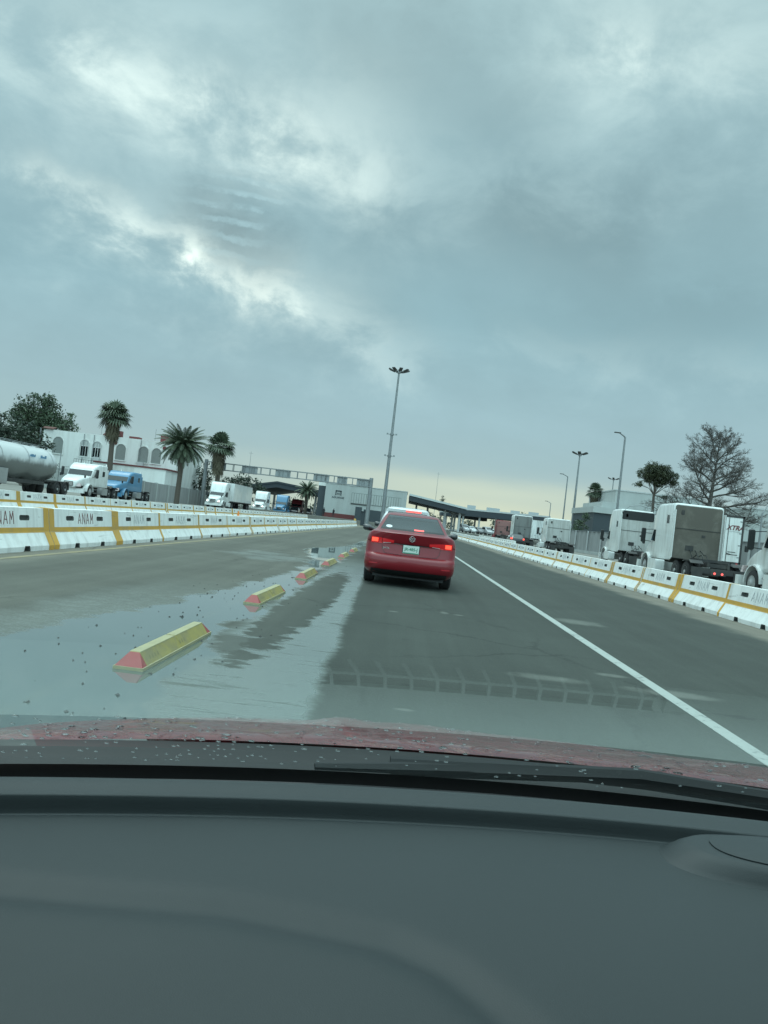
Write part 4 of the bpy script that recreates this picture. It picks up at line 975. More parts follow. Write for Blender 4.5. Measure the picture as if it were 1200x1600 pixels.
def trailer(label, loc, rz, paint='truck_white', L=14.0, text=None, legs=True, group=None, tail=False, frame='frame_dark'):
    t = thing('box_trailer', label, 'trailer', loc, rz, group); W = 1.29; z0, z1 = 1.15, 4.05
    MB().box(-W, W, .05, L, z0, z1).build('box', M[paint], t, bevel=.03)
    f = MB()
    for s in (-1, 1): f.box(s*W-.06*s-.06, s*W-.06*s+.06, 0, .06, z0-.05, z1+.03)
    f.box(-W, W, .0, .055, z1-.10, z1+.03); f.box(-W, W, .0, .055, z0-.16, z0+.02); f.box(-W-.012, W+.012, .07, L, z0-.06, z0+.06); f.box(-W-.012, W+.012, .07, L, z1-.06, z1+.012)
    f.build('rear_frame', M[frame], t)
    for s in (-1, 1):
        d = MB().box(s*.62-.58, s*.62+.58, .02, .06, z0+.03, z1-.11).build('rear_door', M[paint], t)
        rd = MB()
        for x in (s*.12, s*.34): rd.tube([(x, .0, z0-.05), (x, .0, z1-.12)], .018, 6)
        rd.bar((s*.34, -.01, z0+.55), (s*.62, -.01, z0+.5), .03); rd.build('lock_rods', M['frame_dark'] if text else M['steel'], d)
        hg = MB()
        for k in range(4): hg.box(s*1.02, s*1.24, .005, .02, z0+.3+k*.75, z0+.36+k*.75) if s > 0 else hg.box(-1.24, -1.02, .005, .02, z0+.3+k*.75, z0+.36+k*.75)
        hg.build('hinges', M['steel'], d)
        if text:
            text_mesh('lettering', text, .40, M['letter_red'], d, facing((s*.74, .006, z0+2.15), 0, -1), .004, shear=.3, bold=.012)
            sg = MB(); sg.bar((s*.74-.36, .004, z0+1.93), (s*.74+.40, .004, z0+1.93), .02, .004)
            sg.box(s*.7-.3, s*.7+.2, .002, .012, z0+.62, z0+.66); sg.box(s*.7-.32, s*.7+.34, .002, .012, z0+.46, z0+.50); sg.build('small_markings', M['frame_dark'], d)
        tl = MB(); tl.loft([[(s*1.05+.07*math.cos(2*PI*k/12), y, z0-.09+.07*math.sin(2*PI*k/12)) for k in range(12)] for y in (-.02, .0)]); tl.build('tail_light', M['lamp_bar' if tail else 'reflector'], t)
        ml = MB(); ml.box(s*W-.02, s*W+.02, 1.2, 2.2, .9, .93); mf = ml.build('side_marker_rail', M['steel'], t)
    u = MB(); u.box(-1.1, 1.1, .0, .10, .45, .55)
    for s in (-1, 1): u.box(s*.7-.04, s*.7+.04, .0, .08, .5, 1.1); u.box(s*.5-.06, s*.5+.06, .3, L-1.5, .95, 1.12); u.box(s*.85-.05, s*.85+.05, L-3.2, L-3.05, .05 if legs else .55, 1.1)
    u.build('underframe', M['frame_dark'], t)
    wheels(t, [(s*1.08, y) for s in (-1, 1) for y in (1.6, 2.9)]); return t
G1, G2 = 'trucks queueing in the left yard', 'trucks queueing behind the right-hand barriers'
YZ = .28
semi('white tractor unit between the tank trailer and the blue truck', (-28.1, 71.2, YZ), PI, 'truck_white', 2.95, 1.7, 'truck_white', group=G1)
semi('blue tractor unit with sleeper cab, right behind the white tractor', (-28.7, 82.0, YZ), PI, 'truck_blue', 2.9, 2.3, 'truck_blue', group=G1)
semi('white high-roof tractor with lit headlights pulling a long white box trailer', (-27.9, 119.0, YZ), PI, 'truck_white', 3.9, 1.8, 'truck_white', head=True, group=G1)
trailer('long white box trailer behind the tractor with lit headlights', (-27.9, 132.5, YZ), PI, 'truck_white', 14.2, legs=False)
semi('white high-roof truck waiting behind the white box trailer, by the dark canopy', (-27.6, 152.0, YZ), PI, 'truck_white', 3.9, 1.8, 'truck_white', head=True, group=G1)
semi('blue truck half hidden at the right of the far white truck', (-25.2, 162.0, YZ), PI, 'truck_blue', 3.8, 1.8, 'truck_blue', group=G1)
semi('far red truck standing under the dark canopy', (-23.5, 172.0, YZ), PI, 'truck_red', 3.4, 1.8, 'truck_red', group=G1)
semi('white sleeper truck with tall grimy brown back and two red tail lights', (14.35, 35.1, 0), 0, 'truck_white', 3.78, 2.2, 'grime_panel', tail=True, group=G2)
semi('white truck with dark open roof cap above its dusty white back', (16.55, 52.2, 0), 0, 'truck_white', 4.05, 2.2, 'grime_light', dark_top=True, group=G2)
semi('dusty-backed white truck left of the grey panel fence', (16.3, 78.5, 0), 0, 'truck_white', 3.55, 2.2, 'grime_light', group=G2)
semi('white truck cut by the right picture edge, its bonnet and mirror showing', (14.15, 21.9, 0), 0, 'truck_white', 3.7, 2.2, 'grime_light', group=G2)
semi('red truck with faded pinkish back, farthest in the right queue', (16.9, 128, 0), 0, 'truck_red', 3.6, 1.8, 'truck_pink', group=G2)
semi('truck with plain grey back panel, next to the farthest red truck', (15.75, 99.6, 0), 0, 'truck_white', 4.05, 2.2, 'grey_box', group=G2)
trailer('white box trailer with dark lettering on its rear doors, behind the grimy-backed truck', (19.85, 48.5, 0), 0, 'truck_white', 13.5, text='XTRA')
trailer('pale box trailer between the grey trailer and the dusty white truck', (20.3, 116, 0), 0, 'truck_white', 12.5)
# small red car between the grey trailer and the barriers
simple_car('small_car', 'small dark car with two lit tail lamps behind the grey-backed truck', SL_SMALL, 'car_black', (13.9, 93, 0), 0, braking=True)
# tank trailer
def tanker():
    t = thing('tank_trailer', 'long white tank trailer with dirty grey lower half, cut by the left picture edge', 'trailer', (-27.0, 58.6, YZ), PI)
    n = 24; L = 14.0; zc = 2.12
    def ring(y, r, lo): return [(r*math.cos(2*PI*k/n), y, zc+(r if math.sin(2*PI*k/n) > 0 else lo)*math.sin(2*PI*k/n)) for k in range(n)]
    mb = MB(); st = [(2.0, .25, .25), (2.05, .65, .7), (2.25, 1.0, 1.0), (2.7, 1.18, 1.15), (3.3, 1.22, 1.18)]
    for k in range(3):
        y0 = 3.3+k*3.5; st += [(y0+.9, 1.22, 1.45), (y0+1.6, 1.22, 1.62), (y0+2.4, 1.22, 1.45), (y0+3.3, 1.22, 1.18)]
    st += [(L-.4, 1.15, 1.1), (L-.05, .8, .8), (L, .3, .3)]
    mb.loft([ring(*s) for s in st])
    m = bpy.data.materials.new('tank_two_tone'); m.use_nodes = True; nt = m.node_tree; b = nt.nodes['Principled BSDF']
    O = X(nt, nt.nodes.new('ShaderNodeTexCoord').outputs['Object']); _, y, z = sep(nt, O); nn = noise(nt, O, 1.2, 5, .6)
    put(nt, b.inputs['Base Color'], mixc(nt, sstep(z+(nn-.5)*.9, 1.95, 2.5), (.13, .14, .135), (.60, .63, .63))); b.inputs['Roughness'].default_value = .38; b.inputs['Coat Weight'].default_value = .3
    tk = mb.build('tank', m, t, smooth=50)
    for y in (3.4, 6.9, 10.4): MB().loft([[(1.235*math.cos(a), y+dy, zc+1.235*math.sin(a)) for dy in (-.03, .03)] for a in [PI*k/16 for k in range(17)]], closed=False, cap=False).build('band', M['alu'], tk)
    mk = MB(); rnd = random.Random(2)
    for y0, w in ((4.6, .9), (6.2, .8)):
        for k in range(6): mk.box(-1.245, -1.225, y0+k*w/6, y0+k*w/6+w/9, 2.55, 2.55+.12+.1*rnd.random())
    mk.build('faded_marks', M['truck_blue'], tk)
    f = MB()
    for s in (-1, 1):
        f.box(s*1.15-.05, s*1.15+.05, .4, 4.4, .98, 1.10); f.box(s*.5-.07, s*.5+.07, .2, L, .80, .98)
        f.box(s*1.12-.08, s*1.12+.08, 4.4, L-1, .70, .95)
    for y in (.2, 1.6, 3.2, 5.0, 8.5, 12): f.box(-1.15, 1.15, y, y+.12, .82, 1.0)
    for y in (4.8, 8.3, 11.8):
        f.tube([(0, y, .95), (0, y, .45)], [.25, .16], 10)
    f.build('chassis', M['frame_dark'], t)
    rl = MB()
    for s in (-.45, .45): rl.tube([(s, 3, 3.46), (s, L-1, 3.46)], .02, 6)
    for k in range(9): rl.tube([(-.45, 3+k*1.2, 3.29), (-.45, 3+k*1.2, 3.46)], .015, 5); rl.tube([(.45, 3+k*1.2, 3.29), (.45, 3+k*1.2, 3.46)], .015, 5)
    rl.build('roof_rail', M['steel'], tk)
    for k in range(4): MB().tube([(0, 4.0+k*2.6, 3.28), (0, 4.0+k*2.6, 3.42)], .28, 14).build('hatch', M['alu'], tk)
    MB().tube([(-1.0, 1.9, 1.0), (-1.0, 1.9, 3.2)], .03, 6).build('ladder_rail', M['steel'], t)
    fd = MB()
    for y in (1.0, 2.3):
        for s in (-1, 1): fd.loft([[(s*xx, y+math.cos(a)*.6, .5+math.sin(a)*.58+d) for xx, d in ((.75, 0), (1.25, 0), (1.25, .03), (.75, .03))] for a in [PI*k/8 for k in range(9)]])
    fd.build('mudguard', M['frame_dark'], t, smooth=40)
    wheels(t, [(s*1.08, y) for s in (-1, 1) for y in (1.0, 2.3)]); wheels(t, [(s*1.08, y) for s in (-1, 1) for y in (L-2.2, L-.9)])
    MB().box(-1.24, -.6, 9.6, 10.6, .55, 1.55).build('tool_box', M['alu'], t, bevel=.02)
tanker()

# ------------------------------------------------------------------ yard, walls, buildings
tag(MB().box(-90, -18.2, 20, 200, -.03, YZ).build('truck_yard', M['yard']), kind='structure')
tag(MB().box(-40, 70, 142, 320, -.03, .72).build('plaza', M['yard']), kind='structure')
t = thing('yard_wall', 'long grey wall behind the trucks on the left', 'wall', (-34.0, 88, YZ))
MB().box(-.15, .15, 0, 52, 0, 2.45).build('wall_panel', M['wall_grey'], t)
cp = MB(); [cp.box(-.2, .2, k*5.2-.2, k*5.2+.2, 0, 2.55) for k in range(11)]; cp.build('pillars', M['wall_stone'], t)
def arch(mb, x, z0, w, h, y, d):
    pts = [(x-w/2, z0), (x+w/2, z0)] + [(x+w/2*math.cos(a), z0+h-w/2+w/2*math.sin(a)) for a in [PI*k/10 for k in range(11)]]
    mb.loft([[(px, yy, pz) for px, pz in pts] for yy in (y-d, y+.3)])
    return pts
def villa():
    t = thing('white_villa', 'two-storey white building with arched windows and red tile trim behind the palms', 'building', (0, 120, 0))
    x0, x1, zt = -58.2, -36.5, 9.55
    MB().box(x0, x1, 0, 14, 0, zt).build('wall', M['wall_white'], t)
    PXW = [(72.5, 680, 706, 16, 0), (115.5, 685, 711, 14.5, 1), (135.5, 688, 713.5, 14.5, 1), (174, 692, 717, 15.5, 0), (210.5, 696, 721, 15.5, 0), (231.5, 699, 723, 15, 0)]
    for px, a, b_, w, lit in PXW:
        hz_ = 817+(px-630.5)*.1157; k = 120/1201
        x = (px-630.5)*k*.993-.3 + 0.0; za = 1.25+(hz_-a)*k*1.0; zb = 1.25+(hz_-b_)*k
        wm = MB(); arch(wm, x, zb, w*k, za-zb, -.01, .02); f = wm.build('arched_window', M['window_arch' if not lit else 'wall_stone'], t)
        if lit:
            g = MB(); g.box(x-w*k/2+.12, x+w*k/2-.12, -.06, -.035, zb+.08, zb+(za-zb)*.62); g.build('pane', M['glass_dark'], f)
            fr = MB(); [fr.box(x-w*k/2+.12+j*(w*k-.24)/3-.03, x-w*k/2+.12+j*(w*k-.24)/3+.03, -.08, -.055, zb+.08, za-.3) for j in range(4)]; fr.box(x-w*k/2, x+w*k/2, -.08, -.05, zb+(za-zb)*.62, zb+(za-zb)*.62+.1); fr.build('frame', M['wall_white'], f)
        fr = MB(); pts = [(x+(w*k/2+.09)*math.cos(a_), zb+(za-zb)-w*k/2+(w*k/2+.09)*math.sin(a_)) for a_ in [PI*j/12 for j in range(13)]]
        pts = [(pts[0][0], zb)]+pts+[(pts[-1][0], zb)]
        for p, q in zip(pts, pts[1:]): fr.bar((p[0], -.05, p[1]), (q[0], -.05, q[1]), .12, .10, up=(0, 1, 0))
        fr.box(x-w*k/2-.15, x+w*k/2+.15, -.14, .02, zb-.14, zb); fr.build('window_surround', M['wall_white'], f)
    for xa, xb, h in ((x0-.2, x0+1.6, .35), (-48.6, -47.3, .55), (-46.8, -46.1, .35), (-38.9, -37.6, .5)):
        MB().loft([[(xa, -.35, zt+.0), (xb, -.35, zt+.0), (xb, .9, zt+h), (xa, .9, zt+h)], [(xa, -.35, zt+.12), (xb, -.35, zt+.12), (xb, .9, zt+h+.12), (xa, .9, zt+h+.12)]]).build('tile_roof', M['terracotta'], t)
    for bb in ((-40.2, -38.3, 2, 4, zt, zt+1.1), (-46.7, -46.0, .6, 1.3, zt, zt+1.0), (-44.9, -43.3, 1, 2.4, zt, zt+.4)): MB().box(*bb).build('roof_box', M['trim_red'], t)
    for x in (-46.6, -38.7): MB().loft([[(x+.32*math.cos(2*PI*k/12), yy, zt-.95+.32*math.sin(2*PI*k/12)) for k in range(12)] for yy in (-.10, .02)]).build('medallion', M['trim_red'], t)
    dp = MB()
    for x in (-51.6, -50.0, -42.5): dp.tube([(x, -.08, zt-.1), (x, -.08, 4.8)], .05, 6)
    for x, h in ((-49.6, 2.6), (-40.9, 2.0), (-36.9, 2.4)): dp.tube([(x, 1.5, zt), (x, 1.5, zt+h)], .03, 5)
    dp.build('pipes', M['steel'], t)
    # lower front wing with red coping
    MB().box(-47.0, -36.2, -6, 0, 0, 5.0).build('front_wing', M['wall_white'], t)
    MB().box(-47.2, -36.0, -6.15, .0, 5.0, 5.22).build('wing_coping', M['trim_red'], t)
    g = MB(); g.box(-57, -47.2, -3, -2.8, 0, 3.6); g.build('garden_wall', M['wall_stone'], t)
    ac = MB()
    for x in (-49.6, -42.6): ac.box(x, x+.9, -.6, -.0, 5.3, 6.0)
    ac.build('air_unit', M['steel_light'], t)
    bl = MB(); bl.box(-52.0, -47.0, -2.0, -.01, 4.35, 4.5)
    bl.build('balcony', M['wall_stone'], t); r_ = MB()
    for k in range(14): r_.bar((-52+k*.38, -1.95, 4.5), (-52+k*.38, -1.95, 5.3), .03)
    r_.bar((-52, -1.95, 5.3), (-47, -1.95, 5.3), .05); r_.build('balcony_rail', M['frame_dark'], t)
villa()
def customs():
    t = thing('customs_building', 'white flat-roofed customs building with dark emblem, behind the gantry', 'building', (-15.9, 150, .7))
    W = 16.0
    MB().box(0, W, 0, 16, .9, 6.6).build('wall', M['wall_stone'], t)
    MB().box(-.02, W-8.6, -.03, 15.9, 0, .9).build('red_plinth', M['trim_red'], t)
    MB().box(W-8.3, W, 3, 16, 0, .9).build('rear_base', M['wall_dark'], t)
    o = MB().box(W-8.1, W-1.0, -.05, 2.6, .0, 2.3).build('entrance_opening', M['wall_dark'], t)
    for x0, x1 in ((5.2, 8.6), (9.1, W-1.1)):
        f = MB().box(x0, x1, -.06, .05, 3.2, 5.3).build('window_band', M['window_arch'], t)
        pn = MB(); n = int((x1-x0)/.45); [pn.box(x0+.08+k*(x1-x0)/n, x0+(k+1)*(x1-x0)/n-.02, -.10, -.055, 3.3, 5.2) for k in range(n)]; pn.build('louvres', M['wall_stone'], f)
    MB().box(5.2, 8.6, -.12, .0, 3.05, 3.2).build('window_sill', M['frame_dark'], t)
    tw = MB(); tw.box(-1.5, -.02, 1, 6, 0, 6.0); tw.build('shaded_side_tower', M['wall_dark'], t)  # dark colour paints in the shade on the left facade
    dm = MB(); dm.loft([[(-1.55+.0, y, 6.0), (.05, y, 6.0), (.05, y, 6.5), (-.3, y, 6.9), (-1.2, y, 6.9), (-1.55, y, 6.5)] for y in (.9, 6.1)]); dm.build('tower_cap', M['wall_white'], t)
    e = MB(); e.bar((2.1, -.05, 4.45), (2.1, -.05, 5.35), .16, .08, up=(0, 1, 0)); e.bar((3.1, -.05, 4.45), (3.1, -.05, 5.35), .16, .08, up=(0, 1, 0)); e.bar((2.02, -.05, 5.3), (3.18, -.05, 5.3), .20, .08, up=(0, 1, 0)); e.bar((2.3, -.05, 4.75), (2.9, -.05, 4.75), .14, .08, up=(0, 1, 0))
    e.build('emblem', M['wall_dark'], t)
    text_mesh('lettering', 'ADUANAS', .52, M['wall_dark'], t, facing((2.6, -.01, 4.0), 0, -1), .02, bold=.012)
    MB().box(W-9.6, W-8.4, -2.6, -1.4, 0, 2.6).build('entrance_pier', M['wall_dark'], t)
    rf = MB(); rf.box(-.08, W+.08, -.08, 16.05, 6.6, 6.72); rf.build('roof_edge', M['steel_light'], t)
customs()
def canopy(label, pts, zc, th, cols, top='roof_pale', name='canopy', zb=.7):
    """pts: footprint corners with heights"""
    t = thing(name, label, 'canopy', (0, 0, 0))
    lo = [(x, y, z-th) for x, y, z in pts]; n = len(pts)
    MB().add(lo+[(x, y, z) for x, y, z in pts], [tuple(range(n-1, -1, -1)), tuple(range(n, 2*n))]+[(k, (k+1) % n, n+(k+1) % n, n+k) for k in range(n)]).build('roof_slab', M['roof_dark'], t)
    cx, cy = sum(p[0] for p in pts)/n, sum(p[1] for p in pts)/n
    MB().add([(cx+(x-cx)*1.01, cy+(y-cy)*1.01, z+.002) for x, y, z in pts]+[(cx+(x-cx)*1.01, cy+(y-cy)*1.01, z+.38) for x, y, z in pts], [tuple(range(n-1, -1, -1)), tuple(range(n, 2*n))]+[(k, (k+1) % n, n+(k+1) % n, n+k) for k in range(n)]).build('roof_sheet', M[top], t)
    for x, y, h in cols: MB().box(x-.22, x+.22, y-.22, y+.22, zb, h).build('column', M['steel_light'], t)
    return t
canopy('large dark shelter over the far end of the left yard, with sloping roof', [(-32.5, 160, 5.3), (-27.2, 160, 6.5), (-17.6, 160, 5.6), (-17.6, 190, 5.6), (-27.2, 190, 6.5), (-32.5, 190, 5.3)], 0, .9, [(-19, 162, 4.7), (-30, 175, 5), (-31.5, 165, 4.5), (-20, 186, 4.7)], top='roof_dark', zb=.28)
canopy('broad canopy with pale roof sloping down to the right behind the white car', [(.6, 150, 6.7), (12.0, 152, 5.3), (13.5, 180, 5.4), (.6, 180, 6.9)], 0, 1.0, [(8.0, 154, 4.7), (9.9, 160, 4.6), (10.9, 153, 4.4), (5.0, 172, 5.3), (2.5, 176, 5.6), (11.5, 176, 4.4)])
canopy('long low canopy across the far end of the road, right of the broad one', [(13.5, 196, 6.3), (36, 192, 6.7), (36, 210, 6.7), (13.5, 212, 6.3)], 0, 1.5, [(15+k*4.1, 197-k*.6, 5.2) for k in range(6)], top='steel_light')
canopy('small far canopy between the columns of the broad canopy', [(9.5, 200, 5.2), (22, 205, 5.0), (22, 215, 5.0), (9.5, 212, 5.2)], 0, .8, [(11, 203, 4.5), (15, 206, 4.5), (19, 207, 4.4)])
# things on the far canopy roofs
for k, (x, w, z) in enumerate(((17.0, 2.2, 1.1), (22.5, 3.4, 1.0), (28.0, 2.4, .9), (32.5, 2.6, 1.0))):
    y = 200-k*1.2; y -= .5; o = thing('roof_sign', ['narrow pale sign board on the far canopy roof, leftmost of four', 'widest pale sign board on the far canopy roof', 'sign board on the far canopy roof, third from the left', 'sign board on the far canopy roof nearest the red truck'][k], 'sign', (x, y, 6.45), group='sign boards on the far canopy')
    MB().box(-w/2, w/2, -.06, .06, .25, .25+z).build('board', M['sign_back'], o); [MB().box(s*w*.4-.06, s*w*.4+.06, -.05, .05, -.6, .25).build('post', M['steel'], o) for s in (-1, 1)]
# right-hand buildings and fence
def right_side():
    t = thing('warehouse', 'white warehouse with tall block and dark lower front beyond the grey fence', 'building', (0, 130, 0))
    MB().box(31.6, 38.6, 0, 16, 0, 6.7).build('dark_front', M['wall_dark'], t); MB().box(31.3, 38.7, -.4, 16.2, 6.7, 7.7).build('fascia', M['wall_stone'], t)
    MB().box(32.8, 38.0, .2, 14, 7.7, 8.7).build('upper_storey', M['wall_stone'], t)
    MB().box(35.2, 50.0, 1.5, 20, 0, 10.9).build('tall_block', M['wall_stone'], t); MB().box(35.1, 50.1, 1.4, 20.1, 10.9, 11.1).build('roof_edge', M['steel_light'], t)
    tag(MB().box(45.0, 49.5, 112, 120, 0, 8.6).build('grey_block', M['wall_grey'], bevel=.05), 'plain grey block building seen through the bare tree', 'building')
    t = thing('far_right_hall', 'pale grey hall rising behind the truck at the right picture edge', 'building', (44.3, 100, 0))
    MB().box(0, 26, 0, 15, 0, 8.2).build('wall', M['wall_stone'], t); MB().box(-.1, 26.1, -.1, 15.1, 8.2, 8.45).build('roof_edge', M['steel_light'], t)
    dk = MB(); dk.box(1.0, 25, -.06, .02, .4, 3.2); dk.build('dark_lower_band', M['wall_dark'], t)
    tag(MB().box(38, 44.0, 96, 99, 0, 6.1).build('annex', M['wall_stone'], bevel=.05), 'low pale annex left of the far right hall', 'building')
    f = thing('panel_fence', 'grey corrugated panel fence behind the trucks on the right', 'fence', (0, 0, 0))
    A, B = Vector((23.2, 118, 0)), Vector((29.5, 60, 0)); n = 150; pts = []
    for k in range(n+1):
        p = A+(B-A)*k/n; off = .10 if (k//2) % 2 else 0.0; pts.append((p.x+off, p.y))
    mb = MB()
    for (xa, ya), (xb, yb) in zip(pts, pts[1:]): mb.add([(xa, ya, .35), (xb, yb, .35), (xb, yb, 2.95), (xa, ya, 2.95)], [(0, 1, 2, 3)])
    mb.build('panels', M['wall_grey'], f)
    MB().bar((A.x+.05, A.y, .18), (B.x+.05, B.y, .18), .35, .36).build('footing', M['wall_stone'], f); MB().bar((A.x+.05, A.y, 2.98), (B.x+.05, B.y, 2.98), .14, .08).build('top_rail', M['steel'], f)
    for k in range(13):
        p = A+(B-A)*k/12; MB().box(p.x-.18, p.x-.04, p.y-.08, p.y+.08, .36, 3.0).build('post', M['steel_light'], f)
right_side()
# parked cars under the far canopy
for k in range(8):
    simple_car('parked_car', ['white car at the left end of the row by the canopy columns', 'white car second in the row under the far canopy', 'grey car third in the row under the far canopy', 'silver car fourth in the row under the far canopy', 'white car fifth in the row under the far canopy', 'black car sixth in the row under the far canopy', 'white car seventh in the row under the far canopy', 'silver car at the right end of the row under the far canopy'][k],
               SL_SMALL if k % 3 else SL_SUV, ['car_white', 'car_white', 'car_grey', 'car_silver', 'car_white', 'car_black', 'car_white', 'car_silver'][k], (12.6+k*1.55 + (0 if k < 5 else .9*(k-4)), 168-k*1.2, .72), PI+.25, group='cars parked under the far canopy')
simple_car('dark_pickup', 'dark vehicle parked under the left canopy beside the customs building', SL_SUV, 'car_black', (-20.3, 163, .28), PI)
simple_car('dark_pickup', 'second dark vehicle deeper under the left canopy, left of the other', SL_SUV, 'car_black', (-23.0, 163, .28), PI)
# gantry
def gantry():
    t = thing('sign_gantry', 'long steel sign gantry spanning the left lanes, seen from behind', 'gantry', (0, 125, 0))
    xa, xb = -33.2, -6.0
    for x in (xa, xb):
        MB().tube([(x, 0, 0), (x, 0, 7.9)], [.36, .30], 14).build('post', M['steel'], t, smooth=40)
    b = MB()
    for y in (-.35, .35):
        for z in (6.45, 7.55): b.bar((xa, y, z), (xb, y, z), .13)
    n = 18
    for k in range(n+1):
        x = xa+(xb-xa)*k/n
        for y in (-.35, .35): b.bar((x, y, 6.45), (x, y, 7.55), .09)
        b.bar((x, -.35, 7.55), (x, .35, 7.55), .06)
    b.build('truss', M['steel'], t)
    for px, w in ((330, 24), (380, 25), (433, 24), (494, 25), (527, 16), (562, 24)):
        x = (px-630.5)*125/1201; w = w*125/1201
        s = MB().box(x-w/2, x+w/2, .42, .50, 6.35, 7.65).build('sign_panel', M['sign_back'], t); r = MB()
        for dx in (-.3, 0, .3): r.box(x+dx*w-.04, x+dx*w+.04, .34, .43, 6.3, 7.7)
        r.build('stiffener', M['steel'], s)
gantry()
# lamps
def high_mast(label, loc, h, arms=8, spread=1.5, r=.28, collars=()):
    t = thing('high_mast_lamp', label, 'lamp mast', loc, group='high mast lamps')
    MB().tube([(0, 0, 0), (0, 0, h*.5), (0, 0, h)], [r, r*.72, r*.42], 14).build('pole', M['steel'], t, smooth=40)
    hd = MB(); hd.tube([(0, 0, h-.5), (0, 0, h+.15)], [.35, .25], 12)
    hd.build('head_ring', M['steel'], t)
    for k in range(arms):
        a = 2*PI*k/arms+.2; d = Vector((math.cos(a), math.sin(a), 0)); lm = MB()
        lm.bar(Vector((0, 0, h-.3))+d*.2, Vector((0, 0, h-.08))+d*spread*.75, .09)
        q = Vector((-d.y, d.x, 0)); c = Vector((0, 0, h-.02))+d*spread*.95
        lm.loft([[c+d*.42*i+q*.30*j+Vector((0, 0, .16*i+kz)) for i, j in ((-1, -1), (1, -1), (1, 1), (-1, 1))] for kz in (-.10, .08)])
        lm.build('floodlight', M['frame_dark'], t)
    for z in collars:
        c = MB(); c.bar((-.85, 0, z), (.85, 0, z), .07); c.box(-.95, -.65, -.12, .12, z-.05, z+.2); c.box(.65, .95, -.12, .12, z-.05, z+.2); c.tube([(0, 0, z-.15), (0, 0, z+.15)], .38, 12); c.build('camera_collar', M['steel'], t)
high_mast('tallest lamp mast, rising behind the red sedan to a ring of floodlights', (-3.9, 138, 0), 28.4, 8, 1.55, .36, (12.9, 16.8))
high_mast('tall lamp mast with ring of floodlights beyond the fence on the right', (32.5, 150, 0), 18.6, 6, 1.2, .3)
high_mast('distant small lamp mast between the little palm and the leaning street lamp', (64.5, 245, 0), 22.8, 6, 1.5, .3)
def street_lamp(label, loc, h, arm, r=.12, curved=False):
    t = thing('street_lamp', label, 'street lamp', loc, group='street lamps on the right')
    MB().tube([(0, 0, 0), (0, 0, h)], [r, r*.6], 12).build('pole', M['steel'], t, smooth=40)
    MB().box(-.3, .3, -.3, .3, 0, .12).build('base_plate', M['steel'], t)
    pts = [(0, 0, h-.06), (arm*.25, 0, h+.10), (arm, 0, h+.36)] if not curved else [(0, 0, h-.1), (arm*.12, 0, h+.55), (arm*.45, 0, h+1.0), (arm, 0, h+1.15)]
    MB().tube(pts, [r*.6, r*.5, r*.42] + ([r*.4] if curved else []), 8).build('arm', M['steel'], t, smooth=50)
    x, _, z = pts[-1]; s = 1 if arm > 0 else -1
    MB().loft([[(x+s*u, v, z+w) for v, w in ((-.14, -.03), (.14, -.03), (.12, .07), (-.12, .07))] for u in (-.1, .55)]).build('lamp_head', M['frame_dark'], t)
street_lamp('tall street lamp with short arm, in front of the warehouse fence', (22.3, 82, 0), 13.0, -.62, .16)
street_lamp('slim far street lamp left of the floodlight mast', (28.6, 140, 0), 13.0, -.9, .16)
street_lamp('faintest far street lamp, farthest along the right side', (34.5, 185, 0), 10.0, -.9, .14)
street_lamp('street lamp with arched arm at the right picture edge', (27.4, 60, 0), 5.2, 2.6, .10, curved=True)
MB_pole = thing('utility_pole', 'thin wooden utility pole with crossarm in front of the white villa', 'pole', (-53.8, 110, 0)); MB().tube([(0, 0, 0), (0, 0, 9.0)], [.16, .11], 10).build('pole', M['steel'], MB_pole); MB().bar((-.9, 0, 7.0), (.9, 0, 7.0), .14).build('crossarm', M['steel'], MB_pole)
for lab, loc, h in (('thin radio antenna above the trees near the gantry', (-36.5, 175, 0), 13.5), ('thin radio antenna above the canopy behind the sedan', (8.7, 230, 0), 17.5)):
    a = thing('antenna', lab, 'antenna', loc); MB().tube([(0, 0, 0), (0, 0, h)], [.09, .03], 6).build('mast', M['steel'], a); MB().bar((-.5, 0, h*.97), (.5, 0, h*.97), .05).build('crossbar', M['steel'], a)
k = thing('kiosk', 'small dark blue booth beside the gantry post', 'booth', (-6.6, 128, 0)); MB().box(-.55, .55, -.5, .5, 0, 2.3).build('cabin', M['wall_dark'], k, bevel=.03); MB().box(-.65, .65, -.6, .6, 2.3, 2.42).build('roof', M['roof_dark'], k)
c = thing('traffic_cone', 'orange cone standing behind the nearer left barriers', 'cone', (-7.45, 34.5, 0)); MB().tube([(0, 0, .06), (0, 0, .92)], [.17, .03], 14).build('cone_body', M['cone'], c, smooth=50); MB().box(-.2, .2, -.2, .2, 0, .06).build('cone_base', M['black_plastic'], c)
b = thing('bollard', 'yellow bollard at the far end of the nearer left barriers', 'bollard', (-6.9, 109, 0)); MB().tube([(0, 0, 0), (0, 0, 1.0), (0, 0, 1.05)], [.16, .16, .08], 14).build('post', M['paint_yellow'], b, smooth=50); MB().tube([(0, 0, .55), (0, 0, .75)], .166, 14).build('band', M['car_black'], b)

